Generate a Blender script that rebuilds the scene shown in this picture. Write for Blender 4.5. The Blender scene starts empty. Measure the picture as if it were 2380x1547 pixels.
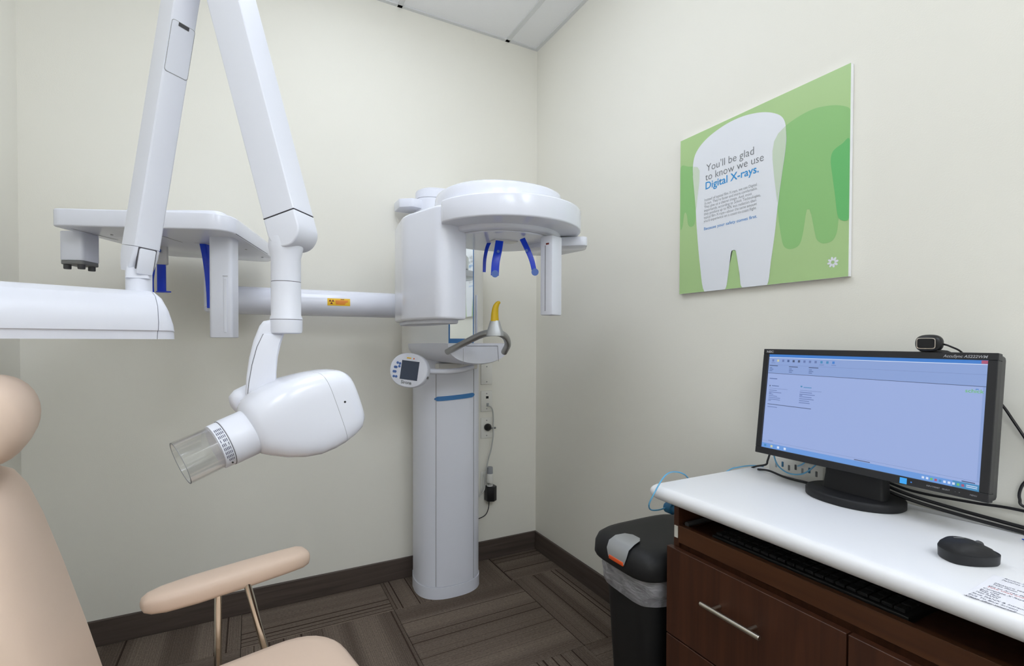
import bpy, bmesh, math, random
from mathutils import Vector as V, Matrix
random.seed(7)
S = bpy.context.scene
COL = S.collection

# ------------------------------------------------------------------ camera
FPX, CYPX = 1146.94, 808.40
YAW, PITCH, ROLL = 0.485507, -0.0152175, 0.0029727
CAM = V((-1.47613, -2.49473, 1.22144))
_f = V((math.sin(YAW)*math.cos(PITCH), math.cos(YAW)*math.cos(PITCH), math.sin(PITCH)))
_r0 = V((math.cos(YAW), -math.sin(YAW), 0)); _u0 = _r0.cross(_f)
RT = _r0*math.cos(ROLL) + _u0*math.sin(ROLL)
UP = -_r0*math.sin(ROLL) + _u0*math.cos(ROLL)
FW = _f
cd = bpy.data.cameras.new('camera'); cam = bpy.data.objects.new('camera', cd); COL.objects.link(cam)
cd.sensor_fit = 'HORIZONTAL'; cd.sensor_width = 36; cd.lens = FPX/2380*36
cd.shift_y = (CYPX-773.5)/2380; cd.clip_start = .02; cd.clip_end = 50
cam.matrix_world = Matrix(((RT.x, UP.x, -FW.x, CAM.x), (RT.y, UP.y, -FW.y, CAM.y), (RT.z, UP.z, -FW.z, CAM.z), (0, 0, 0, 1)))
S.camera = cam

# ------------------------------------------------------------------ world, exposure
wd = bpy.data.worlds.new('world'); S.world = wd; wd.use_nodes = True
wd.node_tree.nodes['Background'].inputs[0].default_value = (.75, .82, 1, 1)
wd.node_tree.nodes['Background'].inputs[1].default_value = .05
S.view_settings.view_transform = 'Standard'; S.view_settings.look = 'None'
S.view_settings.gamma = 1; S.view_settings.use_curve_mapping = False
S.view_settings.exposure = 0.0
LAMP, LAMP_FILL = 6.3, 8.8            # diffuser emission: front ceiling panel, then the unseen rear pair added as fill

def at(px, py, d):     # a measured point of the photograph at its distance d in front of the camera
    return CAM + (FW + RT*((px-1190)/FPX) + UP*((CYPX-py)/FPX))*d
def on(px, py, ax, val):
    q = FW + RT*((px-1190)/FPX) + UP*((CYPX-py)/FPX); i = 'xyz'.index(ax)
    return CAM + q*((val-CAM[i])/q[i])
def az(deg):           # horizontal direction, degrees to the right of the viewing axis
    a = math.radians(deg) + YAW
    return V((math.sin(a), math.cos(a), 0))
Z = V((0, 0, 1)); X = V((1, 0, 0)); Y = V((0, 1, 0))

# ------------------------------------------------------------------ materials
def srgb(c):
    return tuple((x/255/12.92 if x/255 <= .04045 else ((x/255+.055)/1.055)**2.4) for x in c) + (1,)
MATS = {}
def mat(name, rgb, rough=.5, metal=0, spec=.5, coat=0, var=0, vscale=20, bump=0, bscale=200, emit=0, trans=0, lin=None):
    m = bpy.data.materials.new(name); m.use_nodes = True; nt = m.node_tree; b = nt.nodes['Principled BSDF']
    c = lin or srgb(rgb)
    b.inputs['Base Color'].default_value = c
    b.inputs['Roughness'].default_value = rough; b.inputs['Metallic'].default_value = metal
    b.inputs['Specular IOR Level'].default_value = spec; b.inputs['Coat Weight'].default_value = coat
    b.inputs['Coat Roughness'].default_value = .08
    if trans: b.inputs['Transmission Weight'].default_value = trans
    if emit:
        b.inputs['Emission Color'].default_value = c; b.inputs['Emission Strength'].default_value = emit
    tc = nt.nodes.new('ShaderNodeTexCoord')
    if var:
        n = nt.nodes.new('ShaderNodeTexNoise'); n.inputs['Scale'].default_value = vscale; n.inputs['Detail'].default_value = 4
        r = nt.nodes.new('ShaderNodeMapRange'); r.inputs[3].default_value = 1-var; r.inputs[4].default_value = 1+var
        x = nt.nodes.new('ShaderNodeMix'); x.data_type = 'RGBA'; x.blend_type = 'MULTIPLY'; x.inputs[0].default_value = 1
        x.inputs[6].default_value = c
        nt.links.new(tc.outputs['Object'], n.inputs['Vector']); nt.links.new(n.outputs['Fac'], r.inputs[0])
        nt.links.new(r.outputs[0], x.inputs[7]); nt.links.new(x.outputs[2], b.inputs['Base Color'])
    if bump:
        n = nt.nodes.new('ShaderNodeTexNoise'); n.inputs['Scale'].default_value = bscale; n.inputs['Detail'].default_value = 3
        bp = nt.nodes.new('ShaderNodeBump'); bp.inputs['Strength'].default_value = bump; bp.inputs['Distance'].default_value = .002
        nt.links.new(tc.outputs['Object'], n.inputs['Vector']); nt.links.new(n.outputs['Fac'], bp.inputs['Height'])
        nt.links.new(bp.outputs[0], b.inputs['Normal'])
    MATS[name] = m; return m
mat('wall', (240, 237, 226), .75, spec=.3, bump=.12, bscale=260, var=.01, vscale=3)
mat('ceiling', (250, 250, 250), .9, spec=.2, bump=.25, bscale=300, var=.015, vscale=150)
mat('tbar', (226, 227, 226), .6)
mat('subfloor', (40, 34, 30), .9)
mat('plastic', (234, 236, 246), .32, spec=.5, var=.008, vscale=6)
mat('gloss', (238, 240, 250), .14, spec=.5, var=.006, vscale=5)
mat('matte_white', (232, 234, 243), .5, var=.008, vscale=8)
mat('cream', (242, 240, 234), .4, var=.01, vscale=8)
mat('seam', (78, 76, 82), .7)
mat('seam_light', (158, 158, 160), .7)
mat('grey_plastic', (122, 122, 122), .5)
mat('dark_grey', (70, 70, 72), .5)
mat('blue_plastic', (6, 62, 214), .25, spec=.5)
mat('blue_pad', (92, 122, 196), .5)
mat('blue_label', (66, 128, 190), .5)
mat('blue_button', (84, 116, 178), .5)
mat('silver', (172, 172, 172), .3, metal=.75)
mat('chrome', (226, 218, 204), .12, metal=1)
mat('steel', (206, 200, 188), .3, metal=1)
mat('yellow', (216, 178, 4), .4)
mat('caution', (246, 196, 40), .5)
mat('trefoil', (120, 32, 20), .5)
mat('vinyl', (229, 204, 184), .42, spec=.35, bump=.05, bscale=500, var=.012, vscale=30)
mat('black', (24, 24, 26), .4, spec=.4)
mat('black_soft', (30, 30, 32), .55, spec=.35, bump=.08, bscale=700)
mat('bin_black', (30, 30, 31), .55, spec=.4, bump=.1, bscale=500)
mat('bezel', (40, 40, 42), .4, spec=.4, bump=.05, bscale=900)
mat('orange', (232, 92, 40), .4)
mat('latch', (178, 180, 182), .35, metal=.4)
mat('laminate', (244, 244, 246), .32, spec=.4, var=.006, vscale=10)
mat('text_grey', (120, 122, 124), .7)
mat('text_light', (168, 170, 172), .7)
mat('text_dark', (60, 60, 90), .7)
mat('text_red', (220, 120, 120), .7)
mat('text_blue', (44, 150, 216), .6)
mat('text_blue2', (110, 160, 214), .6)
mat('poster_white', (236, 238, 243), .4)
mat('poster_green', (178, 210, 146), .4)
mat('poster_green2', (148, 200, 126), .4)
mat('poster_green3', (108, 192, 112), .4)
mat('poster_mix', (206, 220, 196), .4)
mat('poster_mix2', (214, 226, 204), .4)
mat('poster_edge', (236, 236, 238), .5)
mat('cable_black', (22, 20, 24), .45)
mat('cable_blue', (104, 176, 216), .4)
mat('cable_grey', (186, 186, 182), .5)
mat('sensor_blue', (30, 100, 140), .35)
mat('plate', (236, 234, 226), .4)
mat('freshener_cap', (150, 152, 156), .35)
mat('mirror', (236, 240, 240), .03, metal=1)
mat('lcd', (62, 72, 92), .15)
mat('paper', (238, 238, 244), .6)
mat('logo_grey', (178, 178, 182), .5)
mat('pen_blue', (30, 80, 190), .4)

def nodes_mat(name):
    m = bpy.data.materials.new(name); m.use_nodes = True; MATS[name] = m
    return m, m.node_tree, m.node_tree.nodes, m.node_tree.links, m.node_tree.nodes['Principled BSDF']

def wood(name, dark, light, axis, rough=.38):
    m, nt, N, L, b = nodes_mat(name)
    tc = N.new('ShaderNodeTexCoord'); mp = N.new('ShaderNodeMapping')
    sc = [26, 26, 26]; sc[axis] = 1.6; mp.inputs['Scale'].default_value = sc
    n = N.new('ShaderNodeTexNoise'); n.inputs['Scale'].default_value = 1.5; n.inputs['Detail'].default_value = 8; n.inputs['Distortion'].default_value = .8
    r = N.new('ShaderNodeValToRGB'); r.color_ramp.elements[0].position = .3; r.color_ramp.elements[1].position = .75
    r.color_ramp.elements[0].color = srgb(dark); r.color_ramp.elements[1].color = srgb(light)
    L.new(tc.outputs['Object'], mp.inputs[0]); L.new(mp.outputs[0], n.inputs['Vector']); L.new(n.outputs['Fac'], r.inputs[0])
    L.new(r.outputs[0], b.inputs['Base Color']); b.inputs['Roughness'].default_value = rough
    b.inputs['Specular IOR Level'].default_value = .4
    bp = N.new('ShaderNodeBump'); bp.inputs['Strength'].default_value = .08; bp.inputs['Distance'].default_value = .001
    L.new(n.outputs['Fac'], bp.inputs['Height']); L.new(bp.outputs[0], b.inputs['Normal'])
wood('cabinet_wood', (64, 37, 25), (84, 50, 33), 2)
wood('rail_wood', (74, 44, 27), (94, 58, 35), 1)
wood('base_wood_x', (70, 60, 54), (94, 82, 75), 0, .55)
wood('base_wood_y', (70, 60, 54), (94, 82, 75), 1, .55)

def carpet():
    m, nt, N, L, b = nodes_mat('carpet')
    tc = N.new('ShaderNodeTexCoord'); oi = N.new('ShaderNodeObjectInfo'); sx = N.new('ShaderNodeSeparateXYZ')
    L.new(tc.outputs['Object'], sx.inputs[0])
    off = N.new('ShaderNodeMath'); off.operation = 'MULTIPLY'; off.inputs[1].default_value = 37.3; L.new(oi.outputs['Random'], off.inputs[0])
    ad = N.new('ShaderNodeMath'); ad.operation = 'ADD'; L.new(sx.outputs['Y'], ad.inputs[0]); L.new(off.outputs[0], ad.inputs[1])
    # wide soft bands, irregular dark lines and fine ribs, all running along the tile's own x
    def n1(scale, det=0):
        n = N.new('ShaderNodeTexNoise'); n.noise_dimensions = '1D'; n.inputs['Scale'].default_value = scale; n.inputs['Detail'].default_value = det
        L.new(ad.outputs[0], n.inputs['W']); return n
    band = n1(9, 1); line = n1(75); rib = n1(420)
    rr = N.new('ShaderNodeValToRGB'); rr.color_ramp.elements[0].color = srgb((99, 87, 78)); rr.color_ramp.elements[1].color = srgb((121, 108, 97))
    rr.color_ramp.elements[0].position = .35; rr.color_ramp.elements[1].position = .65; L.new(band.outputs['Fac'], rr.inputs[0])
    lr = N.new('ShaderNodeValToRGB'); lr.color_ramp.elements[0].position = .735; lr.color_ramp.elements[1].position = .765
    lr.color_ramp.elements[0].color = (0, 0, 0, 1); lr.color_ramp.elements[1].color = (1, 1, 1, 1); L.new(line.outputs['Fac'], lr.inputs[0])
    mx = N.new('ShaderNodeMix'); mx.data_type = 'RGBA'; L.new(lr.outputs[0], mx.inputs[0]); L.new(rr.outputs[0], mx.inputs[6]); mx.inputs[7].default_value = srgb((60, 48, 41))
    g = N.new('ShaderNodeTexNoise'); g.inputs['Scale'].default_value = 260; g.inputs['Detail'].default_value = 2
    mp = N.new('ShaderNodeMapping'); mp.inputs['Scale'].default_value = (.35, 1.6, 1); L.new(tc.outputs['Object'], mp.inputs[0]); L.new(mp.outputs[0], g.inputs['Vector'])
    r1 = N.new('ShaderNodeMapRange'); r1.inputs[1].default_value = .3; r1.inputs[2].default_value = .7; r1.inputs[3].default_value = .72; r1.inputs[4].default_value = 1.28; L.new(g.outputs['Fac'], r1.inputs[0])
    r2 = N.new('ShaderNodeMapRange'); r2.inputs[1].default_value = .3; r2.inputs[2].default_value = .7; r2.inputs[3].default_value = .72; r2.inputs[4].default_value = 1.22; L.new(rib.outputs['Fac'], r2.inputs[0])
    mm = N.new('ShaderNodeMath'); mm.operation = 'MULTIPLY'; L.new(r1.outputs[0], mm.inputs[0]); L.new(r2.outputs[0], mm.inputs[1])
    m2 = N.new('ShaderNodeMix'); m2.data_type = 'RGBA'; m2.blend_type = 'MULTIPLY'; m2.inputs[0].default_value = 1
    L.new(mx.outputs[2], m2.inputs[6]); L.new(mm.outputs[0], m2.inputs[7]); L.new(m2.outputs[2], b.inputs['Base Color'])
    b.inputs['Roughness'].default_value = .95; b.inputs['Specular IOR Level'].default_value = .1
    bp = N.new('ShaderNodeBump'); bp.inputs['Strength'].default_value = .5; bp.inputs['Distance'].default_value = .002
    L.new(mm.outputs[0], bp.inputs['Height']); L.new(bp.outputs[0], b.inputs['Normal'])
carpet()

def clear_plastic(name, tint, gl):
    m, nt, N, L, b = nodes_mat(name)
    N.remove(b); out = N['Material Output']
    t = N.new('ShaderNodeBsdfTransparent'); t.inputs[0].default_value = tint
    g = N.new('ShaderNodeBsdfGlossy'); g.inputs['Roughness'].default_value = .06
    lw = N.new('ShaderNodeLayerWeight'); lw.inputs[0].default_value = .22; fr = N.new('ShaderNodeMapRange'); fr.inputs[3].default_value = .04; fr.inputs[4].default_value = .6; L.new(lw.outputs['Facing'], fr.inputs[0])
    mx = N.new('ShaderNodeMixShader'); L.new(fr.outputs[0], mx.inputs[0]); L.new(t.outputs[0], mx.inputs[1]); L.new(g.outputs[0], mx.inputs[2])
    L.new(mx.outputs[0], out.inputs[0])
clear_plastic('clear', (.975, .98, .985, 1), 1.5)

def bag_mat():
    m, nt, N, L, b = nodes_mat('bag')
    N.remove(b); out = N['Material Output']
    t = N.new('ShaderNodeBsdfTransparent'); t.inputs[0].default_value = (.93, .93, .96, 1)
    d = N.new('ShaderNodeBsdfDiffuse'); d.inputs[0].default_value = (.78, .78, .84, 1)
    tr = N.new('ShaderNodeBsdfTranslucent'); tr.inputs[0].default_value = (.75, .75, .8, 1)
    g = N.new('ShaderNodeBsdfGlossy'); g.inputs['Roughness'].default_value = .25
    a = N.new('ShaderNodeMixShader'); a.inputs[0].default_value = .3; L.new(d.outputs[0], a.inputs[1]); L.new(tr.outputs[0], a.inputs[2])
    tc = N.new('ShaderNodeTexCoord'); n = N.new('ShaderNodeTexNoise'); n.inputs['Scale'].default_value = 14; n.inputs['Detail'].default_value = 5; n.inputs['Distortion'].default_value = 1.5
    mp = N.new('ShaderNodeMapping'); mp.inputs['Scale'].default_value = (1, 1, 2.4); mp.inputs['Rotation'].default_value = (.4, .5, 0); L.new(tc.outputs['Object'], mp.inputs[0]); L.new(mp.outputs[0], n.inputs['Vector'])
    r = N.new('ShaderNodeMapRange'); r.inputs[1].default_value = .35; r.inputs[2].default_value = .7; r.inputs[3].default_value = .42; r.inputs[4].default_value = .85; L.new(n.outputs['Fac'], r.inputs[0])
    bm_ = N.new('ShaderNodeMixShader'); L.new(r.outputs[0], bm_.inputs[0]); L.new(t.outputs[0], bm_.inputs[1]); L.new(a.outputs[0], bm_.inputs[2])
    c = N.new('ShaderNodeMixShader'); c.inputs[0].default_value = .12; L.new(bm_.outputs[0], c.inputs[1]); L.new(g.outputs[0], c.inputs[2])
    bp = N.new('ShaderNodeBump'); bp.inputs['Strength'].default_value = .8; bp.inputs['Distance'].default_value = .01; L.new(n.outputs['Fac'], bp.inputs['Height'])
    L.new(bp.outputs[0], g.inputs['Normal']); L.new(bp.outputs[0], d.inputs['Normal'])
    L.new(c.outputs[0], out.inputs[0])
bag_mat()
def emis(name, rgb, k):
    m, nt, N, L, b = nodes_mat(name)
    b.inputs['Base Color'].default_value = (.01, .01, .01, 1); b.inputs['Roughness'].default_value = .35
    b.inputs['Emission Color'].default_value = srgb(rgb); b.inputs['Emission Strength'].default_value = k
emis('scr_bg', (156, 176, 226), .92); emis('scr_tool', (140, 164, 216), .92); emis('scr_title', (66, 128, 208), .92)
emis('scr_task', (108, 156, 224), .92); emis('scr_line', (72, 96, 150), .92); emis('scr_text', (104, 124, 178), .92)
emis('scr_green', (110, 190, 110), .92); emis('scr_dark', (70, 84, 120), .92); emis('scr_red', (172, 84, 116), .92)
emis('scr_white', (214, 226, 250), .92); emis('sticker_glow', (60, 170, 250), .9); emis('scr_teal', (70, 140, 190), .92); emis('scr_yellow', (206, 206, 170), .92)
emis('troffer_glow', (234, 242, 255), LAMP); emis('fill_panel_glow', (234, 242, 255), LAMP_FILL)

# ------------------------------------------------------------------ mesh helpers (world coordinates)
WO = {}
def link(name, me, parent, origin):
    o = bpy.data.objects.new(name, me); COL.objects.link(o)
    if parent is not None:
        o.parent = parent; o.location = origin - WO[parent.name]
    else: o.location = origin
    WO[o.name] = origin.copy(); return o
def obj(name, bm, material, parent=None, smooth=35):
    """one bmesh in world space -> one mesh object"""
    bmesh.ops.recalc_face_normals(bm, faces=bm.faces[:])
    vs = [v.co for v in bm.verts]
    lo = V((min(v.x for v in vs), min(v.y for v in vs), min(v.z for v in vs)))
    hi = V((max(v.x for v in vs), max(v.y for v in vs), max(v.z for v in vs)))
    c = (lo+hi)/2
    if parent is None: c.z = lo.z
    for v in bm.verts: v.co -= c
    me = bpy.data.meshes.new(name); bm.to_mesh(me); bm.free()
    if isinstance(material, (list, tuple)):
        for q in material: me.materials.append(MATS[q])
    else: me.materials.append(MATS[material])
    if smooth:
        me.shade_smooth(); me.set_sharp_from_angle(angle=math.radians(smooth))
    return link(name, me, parent, c)
def again(src, name, loc, parent, rotz=0):
    o = src.copy(); o.name = name; COL.objects.link(o); o.parent = parent
    o.location = loc - (WO[parent.name] if parent else V((0, 0, 0))); o.rotation_euler = (0, 0, rotz)
    WO[o.name] = loc.copy(); return o
def thing(name, label, cat, loc, group=None):
    o = bpy.data.objects.new(name, None); COL.objects.link(o); o.location = loc; o.empty_display_size = .05
    WO[o.name] = V(loc); return tag(o, label, cat, group)
def tag(o, label, cat, group=None):
    o['label'] = label; o['category'] = cat
    if group: o['group'] = group
    return o
def struct(o): o['kind'] = 'structure'; return o

def bevel(bm, w, seg=2, ang=30):
    if w <= 0: return bm
    es = [e for e in bm.edges if len(e.link_faces) == 2 and e.calc_face_angle(0) > math.radians(ang)]
    bmesh.ops.bevel(bm, geom=es, offset=w, segments=seg, profile=.5, affect='EDGES', clamp_overlap=True)
    return bm
def prism(poly, O, ex, ey, ez, d, bev=0, seg=2, ang=30):
    """2-D outline in the plane (O, ex, ey), extruded by d along ez"""
    bm = bmesh.new(); n = len(poly)
    a = [bm.verts.new(O+ex*p[0]+ey*p[1]) for p in poly]; b = [bm.verts.new(O+ex*p[0]+ey*p[1]+ez*d) for p in poly]
    bm.faces.new(a); bm.faces.new(b[::-1])
    for i in range(n): bm.faces.new((a[i], b[i], b[(i+1) % n], a[(i+1) % n]))
    bmesh.ops.recalc_face_normals(bm, faces=bm.faces[:])
    return bevel(bm, bev, seg, ang)
def box(c, s, bev=0, seg=2, rz=0, ex=None, ey=None, ez=None):
    """box of size s centred on c"""
    c = V(c)
    if ex is None:
        ex = V((math.cos(rz), math.sin(rz), 0)); ey = V((-math.sin(rz), math.cos(rz), 0)); ez = Z
    x, y, z = s[0]/2, s[1]/2, s[2]/2
    return prism([(-x, -y), (x, -y), (x, y), (-x, y)], c-ez*z, ex, ey, ez, s[2], bev, seg)
def bx(x0, x1, y0, y1, z0, z1, bev=0, seg=2):
    return box(((x0+x1)/2, (y0+y1)/2, (z0+z1)/2), (abs(x1-x0), abs(y1-y0), abs(z1-z0)), bev, seg)
def loft(rings, cap=True, closed=True):
    bm = bmesh.new(); vr = [[bm.verts.new(p) for p in r] for r in rings]; n = len(rings[0])
    for i in range(len(vr)-1):
        for j in range(n if closed else n-1):
            k = (j+1) % n
            try: bm.faces.new((vr[i][j], vr[i][k], vr[i+1][k], vr[i+1][j]))
            except ValueError: pass
    if cap: bm.faces.new(vr[0][::-1]); bm.faces.new(vr[-1])
    return bm
def sring(O, ea, eb, a, b, e=2, n=32):
    out = []
    for i in range(n):
        t = 2*math.pi*i/n; c, s = math.cos(t), math.sin(t)
        out.append(O + ea*(a*math.copysign(abs(c)**(2/e), c)) + eb*(b*math.copysign(abs(s)**(2/e), s)))
    return out
def frame(ax):
    ax = ax.normalized(); h = X if abs(ax.dot(X)) < .8 else Y
    a = (h-ax*h.dot(ax)).normalized(); return a, ax.cross(a)
def lathe(prof, O, ax, n=32, cap=True):
    """profile [(radius, distance along ax)]"""
    a, b = frame(ax); ax = ax.normalized()
    return loft([sring(O+ax*z, a, b, max(r, 1e-4), max(r, 1e-4), 2, n) for r, z in prof], cap)
def catmull(P, k=8):
    P = [V(p) for p in P]; Q = [P[0]*2-P[1]] + P + [P[-1]*2-P[-2]]; out = []
    for i in range(1, len(Q)-2):
        for j in range(k):
            t = j/k; a, b, c, d = Q[i-1], Q[i], Q[i+1], Q[i+2]
            out.append(.5*((2*b)+(c-a)*t+(2*a-5*b+4*c-d)*t*t+(3*b-a-3*c+d)*t**3))
    out.append(P[-1]); return out
def tube(P, r, n=10, k=8, flat=1, smooth=True):
    P = catmull(P, k) if smooth else [V(p) for p in P]; m = len(P)
    rr = r if callable(r) else (lambda t: r)
    T = [(P[min(i+1, m-1)]-P[max(i-1, 0)]).normalized() for i in range(m)]
    a, b = frame(T[0]); rings = []
    for i in range(m):
        a = (a-T[i]*a.dot(T[i])).normalized(); b = T[i].cross(a); q = rr(i/(m-1))
        rings.append(sring(P[i], a, b, q, q*flat, 2, n))
    return loft(rings)
def ribbon(P, wid, thick, side, k=6):
    """flat strip of width wid (function of t) along path, facing dir side x tangent"""
    P = catmull(P, k); m = len(P); rings = []
    for i in range(m):
        T = (P[min(i+1, m-1)]-P[max(i-1, 0)]).normalized(); s = (side-T*side.dot(T)).normalized(); q = T.cross(s)
        w_ = wid(i/(m-1)) if callable(wid) else wid
        rings.append(sring(P[i], s, q, w_/2, thick/2, 5, 16))
    return loft(rings)
def join(*bms):
    out = bmesh.new()
    for b in bms:
        me = bpy.data.meshes.new('t'); b.to_mesh(me); b.free(); out.from_mesh(me); bpy.data.meshes.remove(me)
    return out
def flat(poly, O, ex, ey, lift=0):
    bm = bmesh.new(); ez = ex.cross(ey).normalized()
    bm.faces.new([bm.verts.new(O+ex*p[0]+ey*p[1]+ez*lift) for p in poly]); return bm
def rect(x0, y0, x1, y1): return [(x0, y0), (x1, y0), (x1, y1), (x0, y1)]
def text(name, body, size, O, ex, ey, material, parent, lift=.0004, off=0, shear=0, sx=1, align='LEFT', space=1, thick=0):
    cu = bpy.data.curves.new(name, 'FONT'); cu.body = body; cu.size = size; cu.offset = off; cu.shear = shear; cu.align_x = align
    cu.space_line = space; cu.resolution_u = 3
    to = bpy.data.objects.new('tmp', cu); me = bpy.data.meshes.new_from_object(to)
    bpy.data.objects.remove(to); bpy.data.curves.remove(cu)
    bm = bmesh.new(); bm.from_mesh(me); bpy.data.meshes.remove(me)
    ez = ex.cross(ey).normalized()
    for v in bm.verts: v.co = O+ex*(v.co.x*sx)+ey*v.co.y+ez*lift
    c = sum((v.co for v in bm.verts), V())/len(bm.verts)
    for v in bm.verts: v.co -= c
    m2 = bpy.data.meshes.new(name); bm.to_mesh(m2); bm.free(); m2.materials.append(MATS[material])
    return link(name, m2, parent, c)
def poly_round(pts, r=.02, k=5):
    """round the corners of an outline; pts may carry their own radius"""
    out = []; n = len(pts)
    for i in range(n):
        p = V(pts[i][:2]); q = V(pts[i-1][:2]); s = V(pts[(i+1) % n][:2]); rr = pts[i][2] if len(pts[i]) > 2 else r
        a = (q-p); b = (s-p); d = min(rr, a.length*.49, b.length*.49)
        A = p+a.normalized()*d; B = p+b.normalized()*d
        for j in range(k+1):
            t = j/k; out.append(((1-t)**2*A.x+2*t*(1-t)*p.x+t*t*B.x, (1-t)**2*A.y+2*t*(1-t)*p.y+t*t*B.y))
    return out
def spline(pts, k=8):
    """closed smooth outline through 2-D points"""
    n = len(pts); out = []
    for i in range(n):
        a, b, c, d = (V(pts[(i+q) % n]) for q in (-1, 0, 1, 2))
        for j in range(k):
            t = j/k; v = .5*((2*b)+(c-a)*t+(2*a-5*b+4*c-d)*t*t+(3*b-a-3*c+d)*t**3); out.append((v.x, v.y))
    return out
# ================================================================== the room
RX, RY, H = -2.244, -4.3, 2.9
fl = struct(obj('floor', bx(RX-.1, .1, RY-.1, .1, -.08, -.008), 'subfloor', smooth=0))
gx = [0, -.300, -.910, -1.520, -2.130, RX]; gy = [0, -.287, -.897, -1.507, -2.117, -2.727, -3.337, -3.947, RY]
cache = {}
for i in range(len(gx)-1):
    for j in range(len(gy)-1):
        x1, x0, y1, y0 = gx[i], gx[i+1], gy[j], gy[j+1]
        turn = (i+j) % 2 == 1                       # quarter-turned like a chequerboard
        sx, sy = x1-x0-.0016, y1-y0-.0016
        if turn: sx, sy = sy, sx
        c = V(((x0+x1)/2, (y0+y1)/2, -.004)); key = (round(sx, 3), round(sy, 3))
        if key not in cache:
            o = obj('carpet_tile', box((0, 0, 0), (sx, sy, .008), .0015, 1), 'carpet', fl, 0); cache[key] = o
            o.location = c-WO[fl.name]; o.rotation_euler.z = math.pi/2 if turn else 0
        else: again(cache[key], 'carpet_tile', c, fl, math.pi/2 if turn else 0)
struct(obj('wall_back', bx(RX-.1, .1, 0, .1, -.05, H+.1), 'wall', smooth=0))
struct(obj('wall_right', bx(0, .1, RY, 0, -.05, H+.1), 'wall', smooth=0))
struct(obj('wall_left', bx(RX-.1, RX, RY, 0, -.05, H+.1), 'wall', smooth=0))
struct(obj('wall_front', bx(RX-.1, .1, RY-.1, RY, -.05, H+.1), 'wall', smooth=0))
struct(obj('baseboard_back', bx(RX, 0, -.013, 0, 0, .104, .002, 1), 'base_wood_x', smooth=0))
struct(obj('baseboard_right', bx(-.013, 0, -1.46, -.013, 0, .104, .002, 1), 'base_wood_y', smooth=0))
struct(obj('baseboard_left', bx(RX, RX+.013, RY, -.013, 0, .104, .002, 1), 'base_wood_y', smooth=0))
ce = struct(obj('ceiling', bx(RX-.1, .1, RY-.1, .1, H+.03, H+.1), 'ceiling', smooth=0))
cx = [0, -.198, -.808, -1.418, -2.028, RX]; cyy = [0, -.56, -1.78, -3.0, RY]
lit_cells = [(2, 1), (1, 3), (3, 3)]  # the two rear cells hold unseen panels, added for frontal fill light
for x in cx[1:-1]: obj('grid_bar', bx(x-.012, x+.012, RY, 0, H, H+.025), 'tbar', ce, 0)
for y in cyy[1:-1]:
    for i in range(len(cx)-1): obj('grid_bar', bx(cx[i+1]+.012, cx[i]-.012, y-.012, y+.012, H, H+.025), 'tbar', ce, 0)
for nm, b in (('wall_angle', bx(RX, 0, -.02, 0, H, H+.025)), ('wall_angle', bx(-.02, 0, RY, -.02, H, H+.025)),
              ('wall_angle', bx(RX, RX+.02, RY, -.02, H, H+.025)), ('wall_angle', bx(RX, 0, RY, RY+.02, H, H+.025))):
    obj(nm, b, 'tbar', ce, 0)
for i in range(len(cx)-1):
    for j in range(len(cyy)-1):
        a = (cx[i+1]+.008, cx[i]-.008, cyy[j+1]+.008, cyy[j]-.008)
        if (i, j) in lit_cells:
            lab = {2: 'white fluorescent ceiling panel above the dental chair', 1: 'unseen fill light panel added in the ceiling behind the camera near the right wall', 3: 'unseen fill light panel added in the ceiling behind the camera near the left wall'}[i]
            t = thing('ceiling_light', lab, 'ceiling light', V(((a[0]+a[1])/2, (a[2]+a[3])/2, H+.004)), 'ceiling panels')
            obj('housing', bx(*a, H+.02, H+.03), 'tbar', t, 0)
            for q in ((a[0], a[0]+.03, a[2], a[3]), (a[1]-.03, a[1], a[2], a[3]), (a[0]+.03, a[1]-.03, a[2], a[2]+.03), (a[0]+.03, a[1]-.03, a[3]-.03, a[3])):
                obj('frame', bx(*q, H+.004, H+.02), 'tbar', t, 0)
            obj('diffuser', bx(a[0]+.03, a[1]-.03, a[2]+.03, a[3]-.03, H-.08, H+.018, .03, 4), 'troffer_glow' if j == 1 else 'fill_panel_glow', t)  # diffuser hangs below the ceiling, shaped to spill light onto it
        else: obj('ceiling_tile', bx(*a, H+.006, H+.03), 'ceiling', ce, 0)

# ================================================================== panoramic x-ray machine with cephalometric arm
PX = -.617
pano = thing('panoramic_x_ray_machine', 'tall white panoramic dental x-ray machine with a long side arm on the back wall', 'x-ray machine', V((PX, -.16, 0)))
def colring(z, hw, y0, y1, n=28):        # D-shaped column plan: flat at the wall, rounded to the front
    pts = [V((PX-hw*.70, y0, z)), V((PX-hw*.88, y0-(y0-y1)*.16, z)), V((PX-hw*.97, y0-(y0-y1)*.33, z))]; yc_ = y0-(y0-y1)*.5
    for i in range(n+1):
        t = math.pi*i/n; c, s = math.cos(t), math.sin(t)
        pts.append(V((PX-hw*math.copysign(abs(c)**.8, c), yc_-(yc_-y1)*abs(s)**.8, z)))
    pts += [V((PX+hw*.97, y0-(y0-y1)*.33, z)), V((PX+hw*.88, y0-(y0-y1)*.16, z)), V((PX+hw*.70, y0, z))]; return pts
ym, yf = -.015, -.305
obj('column_foot', loft([colring(0, .162, ym, yf-.003), colring(.056, .162, ym, yf-.003)]), 'plastic', pano)
column = obj('column', loft([colring(.058, .159, ym, yf), colring(1.165, .159, ym, yf)]), 'plastic', pano)
for px_ in (-.713, -.521):               # joints of the front cover
    c_ = abs(px_-PX)/.157; ys = (ym+yf)/2-((yf-ym)/-2)*(1-c_**2.5)**.4
    obj('cover_seam', bx(px_-.0009, px_+.0009, ys-.003, ys+.004, .06, 1.1), 'seam_light', column, 0)
strip = []
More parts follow.
